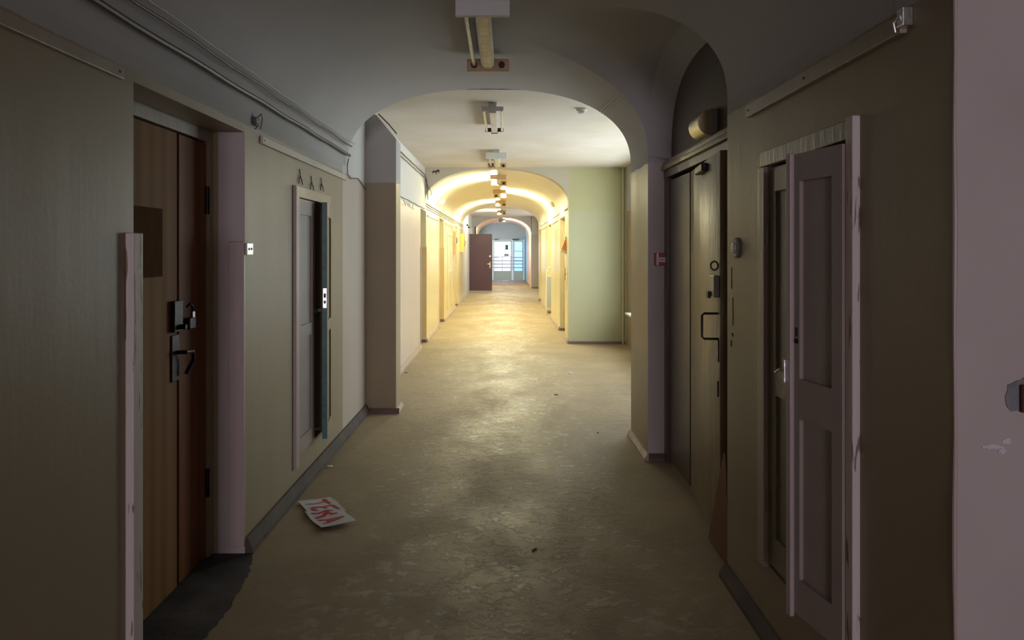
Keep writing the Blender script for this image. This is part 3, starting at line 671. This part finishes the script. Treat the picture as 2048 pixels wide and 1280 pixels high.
# ---------------------------------------------------- papers with red lettering
def zoomed(u, v): return FL(590+u/12.8, 980+v/12.8)
def zpaper(x, y, k): return .006+.006*math.sin(x*18+k)*math.cos(y*14+k)+.004
def sheet(corners, k, label, strokes, base):
    a, b, c, d = [Vector(zoomed(*p)) for p in corners]; n = 14
    mb = MB(); g = []
    def P(u, v):
        p = (a*(1-u)+b*u)*(1-v)+(d*(1-u)+c*u)*v
        p += Vector((.004*math.sin(v*6+k), .004*math.sin(u*5+k)))
        return p
    for dz in (0.0, .0006):
        g.append([[mb._v((P(i/n, j/n).x, P(i/n, j/n).y, base+zpaper(P(i/n, j/n).x, P(i/n, j/n).y, k)+dz)) for j in range(n+1)] for i in range(n+1)])
    for L_ in g:
        for i in range(n):
            for j in range(n): mb.bm.faces.new((L_[i][j], L_[i+1][j], L_[i+1][j+1], L_[i][j+1]))
    for i in range(n):
        for (p, q) in (((i, 0), (i+1, 0)), ((i, n), (i+1, n)), ((0, i), (0, i+1)), ((n, i), (n, i+1))):
            mb.bm.faces.new((g[0][p[0]][p[1]], g[0][q[0]][q[1]], g[1][q[0]][q[1]], g[1][p[0]][p[1]]))
    o = tag(mb.build('paper_sheet', 'paper', smooth=True), label, 'paper', 'sheets of paper on the floor')
    lt = MB()
    for pts, w0, w1 in strokes:
        P3 = []
        for (p, q) in zip(pts[:-1], pts[1:]):
            for s in range(6): P3.append((p[0]+(q[0]-p[0])*s/6, p[1]+(q[1]-p[1])*s/6))
        P3.append(pts[-1]); m = len(P3); prev = None
        for i, (u, v) in enumerate(P3):
            u2, v2 = P3[min(i+1, m-1)]; u1, v1 = P3[max(i-1, 0)]
            c_ = Vector(zoomed(u, v)); dd = Vector(zoomed(u2, v2))-Vector(zoomed(u1, v1))
            nn = Vector((-dd.y, dd.x)).normalized()*(w0+(w1-w0)*i/(m-1))*.66
            row = []
            for s in (1, -1):
                e = c_+nn*s; row.append(lt._v((e.x, e.y, base+zpaper(e.x, e.y, k)+.0022)))
            if prev: lt.bm.faces.new((prev[0], prev[1], row[1], row[0]))
            prev = row
    lt.build('lettering', 'redpaint', o)
T = [([(275,410),(500,395),(740,335)], .006, .013), ([(740,262),(800,320),(905,395)], .022, .012)]
E = [([(430,520),(700,490),(900,440),(1000,440)], .016, .012), ([(430,515),(480,580),(590,600)], .018, .016), ([(710,490),(830,525)], .018, .006), ([(980,445),(1060,490),(1130,510)], .016, .012)]
K = [([(410,680),(600,680),(780,615),(985,602)], .010, .010), ([(800,640),(940,688),(1085,672)], .016, .013), ([(810,640),(740,730),(530,785)], .022, .018)]
A = [([(590,832),(860,835),(1255,772)], .014, .008), ([(1255,772),(1000,870),(710,945)], .016, .008), ([(870,840),(905,905)], .028, .022)]
sheet(((70,345),(890,195),(1335,550),(400,690)), 0, 'upper white paper sheet on the floor painted with red T and E', T+E, 0.0)
sheet(((230,630),(1215,590),(1550,880),(650,1045)), 2, 'lower white paper sheet on the floor painted with red K and A', K+A, .0075)
# little debris
x_, y_ = FL(660, 934)
tag(MB().box(x_-.02, x_+.02, y_-.008, y_+.008, .0, .012, .004).build('plaster_chip', 'white_pl'), 'small white chip lying beside the left baseboard', 'chip')
x_, y_ = FL(1141, 747)
tag(blob(0, 0, .03, .02, 0, .012, 5).build('plaster_chip', 'paper'), 'crumpled white scrap on the floor of the lit bay', 'scrap')
oc = bpy.data.objects['plaster_chip.001']; oc.location = (x_, y_, .001); oc.rotation_euler = (math.radians(-90), 0, .4)
for i, (px, py, m_, lab) in enumerate(((1112, 790, 'ink', 'short dark splinter on the bay floor right of centre'), (812, 746, 'dirt', 'dark crumbs by the baseboard just past the pilaster'), (1068, 1100, 'ink', 'small dark bit on the near floor, right of the papers'), (1196, 866, 'ink', 'tiny dark bit on the floor before the right pier'))):
    x_, y_ = FL(px, py); mb = MB(); mb.m = Matrix.Translation((x_, y_, .001)) @ Matrix.Rotation(.5*i, 4, 'Z')
    mb.poly([(-.022, -.004, 0), (.018, -.007, 0), (.024, .002, 0), (-.010, .007, 0)], (0, 0, .006)); tag(mb.build('splinter', m_), lab, 'debris')
# ---------------------------------------------------- fluorescent lamps
XLp = -.118
def lamp_caps(y0, y1, label, near_m, far_m, lit=None, dead=(), zb=2.79, ztop=2.885, group='single-tube ceiling lamps'):
    t = thing('fluorescent_lamp', (XLp, y0, ztop), label, 'ceiling lamp', group)
    MB().box(XLp-.145, XLp+.145, y0-.018, y0+.018, zb, zb+.085, .006).build('end_cap', near_m, t)
    MB().box(XLp-.145, XLp+.145, y1-.018, y1+.018, zb, zb+.085, .006).build('end_cap', far_m, t)
    b = MB().box(XLp-.045, XLp+.045, y0+.018, y1-.018, zb+.02, ztop, .008).build('lamp_body', 'lampbody', t)
    MB().box(XLp-.027, XLp+.027, y0+.02, y1-.02, zb+.012, zb+.0205).build('cover_strip', 'lampstrip', b)
    for s in (-1, 1):
        for e, yy_ in enumerate((y0+.02, y1-.02)):
            so = MB().tube([(XLp+s*.095, yy_, zb+.04), (XLp+s*.095, yy_+(.02 if e == 0 else -.02), zb+.04)], .022, 14).build('tube_socket', 'iron', t)
        if s == lit or s in dead:
            MB().tube([(XLp+s*.095, y0+.041, zb+.04), (XLp+s*.095, y1-.041, zb+.04)], .014, 12).build('tube', 'tube_on' if s == lit else 'tube_off', t, smooth=True)
    return t
lamp_caps(3.84, 5.02, 'nearest unlit ceiling lamp, with pale grey cap, under the near vault', 'lampcap_grey', 'lampcap_tan', None, (-1,), 2.785, 2.885)
lamp_caps(9.85, 11.05, 'unlit ceiling lamp with tan far cap just before the tunnel arch', 'lampcap_grey', 'lampcap_tan', None, (-1,), 2.79, 2.913)
lamp_caps(12.75, 13.95, 'first lit lamp inside the yellow tunnel, glowing on its left', 'lampcap_tan', 'lampcap_tan', -1)
lamp_caps(15.9, 17.2, 'second lit lamp of the yellow tunnel, glowing on its right', 'lampcap_tan', 'lampcap_tan', 1)
lamp_caps(19.3, 20.5, 'third lit lamp of the yellow tunnel, glowing on its left', 'lampcap_tan', 'lampcap_tan', -1)
lamp_caps(24.0, 25.2, 'lit ceiling lamp just past the tunnel in the grey lobby', 'lampcap_tan', 'lampcap_tan', -1, (), 2.78, 2.90)
lamp_caps(29.9, 31.1, 'farthest lit lamp, inside the short pinkish arch', 'lampcap_tan', 'lampcap_tan', 1, (), 2.76, 2.85)
# open two-tube batten on the flat ceiling
t = thing('fluorescent_lamp', (-.115, 6.7, 2.915), 'open batten lamp with two unlit tubes on the flat ceiling', 'ceiling lamp')
bt = MB(); bt.poly([(-.155, 6.72, 2.914), (-.075, 6.72, 2.914), (-.085, 6.72, 2.82), (-.145, 6.72, 2.82)], (0, 1.18, 0)); bt.build('lamp_body', 'lampbody', t)
for yy_ in (6.70, 7.88):
    e = MB(); e.box(-.215, -.015, yy_-.012, yy_+.02, 2.835, 2.875, .004); e.box(-.15, -.08, yy_-.014, yy_+.022, 2.815, 2.905, .006)
    e.build('end_holder', 'grey_pl' if yy_ < 7 else 'iron', t)
for s in (-1, 1): MB().tube([(-.115+s*.082, 6.73, 2.845), (-.115+s*.082, 7.86, 2.845)], .013, 12).build('tube', 'tube_off', t, smooth=True)
# smoke detector
sdt = thing('smoke_detector', (.74, 7.0, 2.915), 'round white smoke detector on the flat ceiling right', 'smoke detector')
MB().lathe([(.052, 0), (.052, -.018), (.046, -.024)], 28, 'Z', (.74, 7.0, 2.915)).build('mounting_base', 'white_pl', sdt, smooth=True)
MB().lathe([(.036, -.024), (.034, -.045), (.02, -.052)], 24, 'Z', (.74, 7.0, 2.915)).build('sensor_head', 'white_pl', sdt, smooth=True)
cr = MB(); cr.tube([(-.55+.73*i/14, YV+.012, 2.902-.010*abs(i/7-1)**2+.001*math.sin(i*2.3)) for i in range(15)], [.002+.004*math.sin(math.pi*i/14) for i in range(15)], 6)  # shadow in the gap at the vault's end, drawn as a black tube
tag(cr.build('ceiling_gap_shadow', 'ink'), 'thin dark line painted for the gap shadow where the near vault meets the flat ceiling', 'shadow line')
# ---------------------------------------------------- wide bay
ws = MB(); ws.box(XA-.10, XA+.30, 6.95, 11.5, .53, .56, .006)
tag(ws.build('window_sill', 'white_pl'), 'white window sill projecting behind the right pier', 'window sill', kind='structure')
def window(name, x, y0, y1, z0, z1, n):
    t = thing(name, (x, (y0+y1)/2, z0), 'tall window in the right-hand wall', 'window', kind='structure')
    f = MB(); f.box(x, x+.06, y0, y1, z0, z0+.06); f.box(x, x+.06, y0, y1, z1-.06, z1)
    for i in range(n+1):
        yy_ = y0+(y1-y0-.06)*i/n; f.box(x, x+.06, yy_, yy_+.06, z0+.06, z1-.06)
    f.box(x+.01, x+.05, y0+.06, y1-.06, z0+1.4, z0+1.45); f.build('window_frame', 'frame_white', t)
    MB().box(x+.025, x+.03, y0+.05, y1-.05, z0+.05, z1-.05).build('pane', 'glass', t)
window('window_added_end', -1.84, 34.1, 36.5, .75, 2.45, 2)  # unseen window in the left wall, added to light the end zone
window('window_1', 2.27, 7.0, 11.4, .56, 2.65, 4)
window('window_added_lobby', 2.27, 23.8, 28.3, .56, 2.65, 4)  # unseen window, added to account for daylight in the lobby
tb = thing('window_added_rear', (.15, -10.1, .8), 'unseen window added behind the camera for the light', 'window', kind='structure')
f = MB(); f.box(-.8, 1.1, -10.15, -10.1, .8, .86); f.box(-.8, 1.1, -10.15, -10.1, 2.44, 2.5)
for xx in (-.8, .12, 1.04): f.box(xx, xx+.06, -10.15, -10.1, .86, 2.44)
f.build('window_frame', 'frame_white', tb); MB().box(-.75, 1.05, -10.13, -10.125, .85, 2.45).build('pane', 'glass', tb)
for i, (px, r) in enumerate(((1247, .018), (1253, .014))):
    x = XX(px, 11.9)
    cable([(x, 11.93, 0.0), (x, 11.93, 1.0), (x, 11.93, 2.0), (x, 11.93, 2.9)], r, 'pipe', ('thicker outer' if i == 0 else 'thinner inner')+' heating pipe rising in the corner of the green wall', 'pipe', 'heating_pipe', 10)
for (px, py, l) in ((1232, 340, 'green wall beside the pipes'), (1263, 352, 'wall above the hidden window')):
    x = XX(px, YA-.02); z = ZZ(py, YA)
    tag(MB().box(x-.03, x+.03, YA-.05, YA, z-.02, z+.03, .003).build('ceiling_bracket', 'pipe'), 'small metal pipe bracket high on the '+l, 'bracket')
# dark mark on the tympanum (left)
def mark(pts, y, name, m): return MB().poly([(p[0], y, p[1]) for p in pts], (0, -.003, 0)).build(name, m)
Ym = YA
def mp_(u, v): px, py = 830+u/8, 320+v/8; return (XX(px, Ym), ZZ(py, Ym))
o = mark([mp_(*p) for p in ((272,178),(300,172),(335,172),(365,152),(382,155),(392,165),(385,180),(398,195),(385,202),(368,185),(352,195),(342,232),(334,232),(332,198),(298,198),(288,225),(282,225),(284,192),(272,188))], Ym, 'paint_flake', 'dirt')
tag(o, 'small dark flaked mark on the wall left of the tunnel arch', 'paint flake')
# cables through the bay and the tunnel, left side
cable([(XL+.02, 7.25, 2.80)]+run(7.6, 11.8, XL+.02, 2.78, .004)+[(XL+.03, YA-.03, 2.70), (XL+.045, YA-.03, 2.50), (XL+.05, YA-.03, 2.38)], .007, 'cable', 'dark cable under the ceiling of the bay dropping at the arch')
cable([(XL+.012, 7.2, 2.74)]+run(7.6, 11.9, XL+.012, 2.735, .004, ph=2), .006, 'cable', 'dark cable running parallel just below the bay ceiling cable')
cable([(-1.03, 6.90, 2.655), (-1.10, 6.87, 2.74), (-1.2, 6.865, 2.84)], .006, 'cable', 'short dark cable over the sloping top of the pilaster')
cable(run(7.2, 11.9, XL+.012, 2.225, .004), .005, 'cable', 'drooping wire along the paint line of the left wall')
for i, (zz, am, r) in enumerate(((2.32, .004, .008), (2.28, .005, .006), (2.24, .005, .005))):
    cable(run(YA+.1, YT-.05, XL+.012, zz, am, ph=i*1.3, k=34), r, 'cable', ('topmost', 'middle', 'lowest')[i]+' of the three cables along the left side of the tunnel')
cable([(XX(849, 11.98), 11.985, 2.76), (XX(855, 11.98), 11.985, 2.62), (XX(862, 11.98), 11.985, 2.52), (XX(863, 11.98), 11.985, 2.44)], .005, 'cable', 'thin wire dropping down the wall beside the tunnel arch')
for i, (a, b, lab) in enumerate(((YA+.15, 12.75, 'short'), (13.9, 16.6, 'long'), (17.8, 21.2, 'farthest'))):
    cable(run(a, b, XR-.012, 2.24, .01, ph=i), .006, 'cable', lab+' wire along the right paint line inside the tunnel')
def tunnel_duct(y0, y1, x, s, lab): ducts(y0, y1, x, s, 2.135, lab, h=.03, t=.014)
tunnel_duct(12.35, 14.4, XL, 1, 'first dark-edged strip on the left tunnel wall')
tunnel_duct(16.2, 18.2, XL, 1, 'second dark-edged strip on the left tunnel wall')
tunnel_duct(14.2, 16.4, XR, -1, 'curved-looking strip on the right tunnel wall between doorways')
tunnel_duct(18.2, 20.8, XR, -1, 'farther strip on the right tunnel wall')
# coiled wire where the left bay wall starts
cable([(XL+.02+.012*math.sin(i*.9), 9.3+.11*i*.5, 2.16+.03*math.cos(i*1.1)) for i in range(22)], .005, 'cable_light', 'coiled white wire on the left wall of the lit bay')
# lit-tunnel doorway leaves and guards
for i, (a, b) in enumerate(LD):
    d = thing('door_%d' % (5+i), (-1.5, (a+b)/2, 0), ('closed door in first left doorway of the bay', 'closed door in second left doorway, inside the tunnel', 'closed door in the farthest left tunnel doorway')[i], 'door', kind='structure')
    l_ = leaf_mb((-1.475, a+.02), math.radians(90), b-a-.04, .01, 2.16, .035, [(.25, .95), (1.1, 1.95)], .12).build('door_leaf', 'trim_beige', d)
    MB().tube([(-1.475, a+.08, 1.02), (-1.435, a+.08, 1.02), (-1.43, a+.18, 1.02)], .008, 8).build('door_handle', 'steel', l_)
    if i < 2:
        tag(MB().box(-1.45, XL+.012, b-.022, b, .05, 1.60, .003).build('corner_guard', 'trim_tan_lit'), ('tan board on the far jamb of first lit left doorway', 'tan board on the far jamb of second lit left doorway')[i], 'corner guard')
        tag(MB().box(XL, XL+.012, a-.05, a, .08, 1.60, .003).build('corner_guard', 'trim_pink'), ('pale edge board before the first lit left doorway', 'pale edge board before the second lit left doorway')[i], 'corner guard')
for i, (a, b) in enumerate(RD):
    d = thing('door_%d' % (8+i), (1.24, (a+b)/2, 0), ('closed door in nearest right doorway of the tunnel', 'closed door behind the white tube frame', 'closed door in the farthest right tunnel doorway')[i], 'door', kind='structure')
    l_ = leaf_mb((1.2, b-.02), math.radians(-90), b-a-.04, .01, 2.12, .035, [(.25, .95), (1.1, 1.95)], .12).build('door_leaf', 'trim_beige', d)
    MB().tube([(1.2, a+.08, 1.02), (1.16, a+.08, 1.02), (1.155, a+.18, 1.02)], .008, 8).build('door_handle', 'steel', l_)
# cupboard in the tunnel, left
c3 = thing('wall_cupboard', (XL, 17.3, .2), 'cream cupboard with ring pulls in the lit tunnel left wall', 'cupboard')
f = MB(); f.box(XL, XL+.02, 16.55, 16.62, .18, 1.95, .003); f.box(XL, XL+.02, 18.05, 18.12, .18, 1.95, .003); f.box(XL, XL+.02, 16.62, 18.05, 1.88, 1.95, .003); f.build('frame_trim', 'wall_tunnel', c3)
for k in range(2):
    l_ = leaf_mb((XL+.014, 16.63+.715*k), math.radians(90), .70, .2, 1.87, .0135, [(.3, .95), (1.1, 1.75)], .09, .006).build('cupboard_door', 'wall_tunnel', c3)
    yk = 17.28+.11*k
    MB().lathe([(.012, 0), (.02, .012), (.016, .026)], 12, 'X', (XL+.014, yk, 1.05)).build('knob', 'white_pl', l_)
# electrical boxes in the tunnel
e1 = thing('electrical_box', (XL, 18.6, 1.45), 'tan electrical box with dangling keys on left tunnel wall', 'electrical box')
MB().box(XL, XL+.075, 18.45, 18.85, ZZ(509, 18.5), ZZ(463, 18.5), .004).build('housing', 'tan_box', e1)
MB().tube([(XL+.075, 18.5, 1.86), (XL+.10, 18.49, 1.84), (XL+.10, 18.49, 1.76), (XL+.085, 18.49, 1.72)], .009, 6).build('keys', 'iron', e1)
e2 = thing('electrical_box', (XL, 21.6, 1.5), 'yellow electrical box with loose wire, farther along left tunnel wall', 'electrical box')
MB().box(XL, XL+.12, 21.4, 21.9, ZZ(504, 21.4), ZZ(467, 21.4), .005).build('housing', 'yellow_box', e2)
MB().tube([(XL+.12, 21.45, 1.82), (XL+.16, 21.45, 1.80), (XL+.14, 21.45, 1.70), (XL+.125, 21.45, 1.66)], .008, 6).build('loose_wire', 'cable', e2)
# small pale boxes on the tunnel vault
for (x, y, z, lab, s) in ((-1.20, 13.9, 2.47, 'left', 1), (.98, 15.2, 2.50, 'right', -1)):
    mb = MB(); mb.m = Matrix.Translation((x, y, z)) @ Matrix.Rotation(s*math.radians(28), 4, 'Y'); mb.box(-.022, .022, -.10, .10, -.055, .055, .004)
    tag(mb.build('junction_box', 'white_pl'), 'small white box on the '+lab+' side of the tunnel vault', 'junction box')
# orange pouch hanging on the right wall
op = thing('hanging_pouch', (XR, 12.5, 1.5), 'orange plastic pouch hanging on the right wall at tunnel mouth', 'pouch')
pb = MB(); Yp = 12.42; x0, x1, x2, x3 = XX(1127.5, Yp), XX(1133, Yp), XX(1137.5, Yp), XX(1122.5, Yp)
zt, zm, zb_ = ZZ(474, Yp), ZZ(479, Yp), ZZ(500, Yp)
pb.poly([(XX(1130, Yp), Yp, zm), (XX(1134.5, Yp), Yp, zm-.01), (XR-.002, Yp, ZZ(486, Yp)), (XR-.002, Yp, ZZ(503, Yp)), (XX(1123, Yp), Yp, ZZ(498, Yp))], (0, .05, 0)); pb.build('pouch_body', 'orange', op)
MB().poly([(XX(1129.5, Yp), Yp-.004, ZZ(472, Yp)), (XX(1134, Yp), Yp-.004, ZZ(473, Yp)), (XX(1135, Yp), Yp-.004, ZZ(479.5, Yp)), (XX(1129.5, Yp), Yp-.004, ZZ(478.5, Yp))], (0, .056, 0)).build('pouch_top', 'pale_white', op)
MB().poly([(XX(1122.5, Yp), Yp-.004, ZZ(498, Yp)), (XR-.002, Yp-.004, ZZ(503, Yp)), (XR-.002, Yp-.004, ZZ(508, Yp)), (XX(1120.5, Yp), Yp-.004, ZZ(503, Yp))], (0, .056, 0)).build('pouch_fringe', 'pale_white', op)
wp = MB(); Yp = 12.46; f_ = lambda px, py: (XX(px, Yp), Yp, ZZ(py, Yp))
wp.tube([f_(1130.5, 537.5), f_(1133.5, 538), f_(1133, 545), f_(1131.5, 549), f_(1133.5, 553), f_(1133, 561), f_(1130.3, 560.5), f_(1130, 549), f_(1130.5, 537.5)], .009, 6)
tag(wp.build('cord_loop', 'orange'), 'narrow orange-and-white loop hanging below the orange pouch', 'cord')
tag(MB().box(XR-.006, XR, 12.28, 12.52, ZZ(561, 12.4), ZZ(538, 12.4)).build('paper_notice', 'paper'), 'small white notice on the wall behind the orange loop', 'notice')
# white bent-tube frame in the second right doorway
bf = thing('tube_frame', (1.2, 17.55, 0), 'white bent-tube bed end standing in second right tunnel doorway', 'bed frame')
t = MB(); Yb = 17.5; pts = [(1.0, Yb, .0), (1.0, Yb, .45), (1.005, Yb, .85)]
for i in range(7):
    a = math.pi-i*math.pi/12; pts.append((1.12+.115*math.cos(a), Yb, .95+.19*math.sin(a)))
pts += [(1.17, Yb, 1.14)]
t.tube(pts, .014, 8); t.build('bent_tube', 'white_pl', bf, smooth=True)
MB().tube([(1.0, Yb, .92), (1.17, Yb, .92)], .012, 8).build('cross_bar', 'white_pl', bf)
MB().box(1.02, 1.17, Yb-.008, Yb+.008, .16, .90, .003).build('panel', 'blue_grey', bf)
MB().tube([(1.0, Yb, .10), (1.17, Yb, .10)], .014, 8).build('cross_bar', 'tan_box', bf)
# ---------------------------------------------------- plum door in the lobby
d3 = thing('door_3', (XL, 27.0, 0), 'open plum-coloured steel door standing across the lobby', 'door', kind='structure')
x0, x1 = XX(937.5, 27.0), XX(984, 27.0)
lf = MB().box(x0, x1, 27.0, 27.05, .035, ZZ(468, 27.0), .004).build('door_leaf', 'purple', d3)
x = XX(980, 27.0)
MB().lathe([(.035, 0), (.035, -.01), (.03, -.014)], 20, 'Y', (x, 27.0, ZZ(512.5, 27))).build('lock_disc', 'white_pl', lf)
h_ = MB(); h_.box(x-.02, x+.02, 26.988, 27.0, ZZ(536, 27), ZZ(524, 27), .002); h_.tube([(x, 26.99, ZZ(528, 27)), (x, 26.95, ZZ(528, 27)), (x-.10, 26.945, ZZ(528, 27))], .01, 8); h_.build('door_handle', 'brass', lf)
MB().box(x0-.02, x0+.005, 26.985, 27.0, 1.05, 1.25, .002).build('hinge', 'white_pl', lf)
MB().box(x0, x1, 26.8, 27.0, .0, .03, .003).build('threshold', 'base_light', d3)
tag(MB().box(XX(949, 27.04), XX(952, 27.04), 27.02, 27.05, ZZ(468.2, 27), 2.42, .004).build('dark_post', 'iron'), 'short black post rising above the plum door', 'post')
for i, (px, py) in enumerate(((940.7, 450), (946, 454.5))):
    Ys = 25.0+i; s_ = MB().lathe([(.035, 0), (.04, .03), (.02, .06)], 14, 'X', (XL, YL(px) if False else Ys, ZZ(py, Ys)))
    tag(s_.build('alarm_sounder', 'iron', smooth=True), ('left', 'right')[i]+' of two black round sounders above the plum door', 'sounder', 'black sounders')
# ---------------------------------------------------- far glazed doors
d4 = thing('door_4', (0, YF, 0), 'pale glazed double door at the far end', 'door', kind='structure')
zt = 2.05
def glazed(x0, x1, z0, zsill, z1, nx, nz, m, glass_m, st=.06):
    hz = [(x0+st+(x1-x0-2*st+.02)*i/nx, x0+st+(x1-x0-2*st+.02)*(i+1)/nx-.035) for i in range(nx)]
    vz = [(zsill+(z1-st-zsill+.02)*j/nz, zsill+(z1-st-zsill+.02)*(j+1)/nz-.035) for j in range(nz)]
    holes = [(a, b, YF+.05, YF+.10, c, d) for a, b in hz for c, d in vz]+[(x0+st, x1-st, YF+.05, YF+.06, .14, zsill-.1)]
    o = carve([(x0, x1, YF+.05, YF+.10, z0, z1)], holes).build('door_leaf', m, d4)
    MB().box(x0+st-.01, x1-st+.01, YF+.072, YF+.078, zsill-.01, z1-st+.01).build('pane', glass_m, o)
    return o
glazed(XX(986, YF), XX(1024, YF), .01, .48, zt, 2, 2, 'frame_white', 'glass')
glazed(XX(1026.5, YF), XX(1047.5, YF), .01, .48, zt, 1, 3, 'frame_white', 'glass_blue')
f = MB(); f.box(-.66, XX(985.5, YF), YF+.03, YF+.12, 0, 2.12); f.box(XX(1024.3, YF), XX(1026.2, YF), YF+.03, YF+.12, 0, 2.12); f.box(XX(1047.8, YF), 1.0, YF+.03, YF+.12, 0, 2.12); f.box(XX(985.5, YF), XX(1047.8, YF), YF+.03, YF+.12, zt+.005, 2.12)
f.build('door_frame', 'frame_white', d4)
for (px, py, px2, py2, nm, lab) in ((1010, 489.5, 1017, 500, 'green_sign', 'green'), (1008, 507, 1018, 512, 'blue_grey', 'blue-grey')):
    tag(MB().box(XX(px, YF), XX(px2, YF), YF+.062, YF+.071, ZZ(py2, YF), ZZ(py, YF)).build('paper_notice', nm), lab+' notice stuck on the pane of the far door', 'notice')
tag(MB().box(XX(1026, YF), XX(1038, YF), YF-.03, YF, ZZ(480.5, YF), ZZ(477.5, YF), .003).build('exit_sign', 'green_sign'), 'long green sign above the narrow far door leaf', 'sign')
tag(MB().box(XX(988.5, YF), XX(996.5, YF), YF-.05, YF, ZZ(479.5, YF), ZZ(478.3, YF), .003).build('door_closer', 'iron'), 'black closer above the left far door leaf', 'door closer')
tag(MB().box(XX(1049, 36.6), XR-.002, 36.4, 37.0, 0.02, ZZ(472, 36.6), .01).build('locker', 'blue'), 'narrow sky-blue cabinet beside the far glazed door', 'cabinet')
tag(MB().box(XX(1005, YF), XX(1017, YF), 36.2, 36.6, 0, .02, .004).build('door_mat', 'white_pl'), 'thin pale mat on the floor before the far door', 'mat')
# outside
struct(MB().box(-8, 10, 37.5, 70, -.3, -.1), 'ground', 'snow')
rl = MB()
for x in (-1.2, 1.4): rl.box(x, x+.05, 38.65, 38.69, -.1, 1.2)
for z in (.62, .80, .98, 1.15): rl.box(-2, 2.4, 38.6, 38.65, z-.025, z+.025)
tag(rl.build('railing', 'rail'), 'horizontal violet-grey railing outside the far door', 'railing')
bpy.data.objects['railing'].name = 'railing'
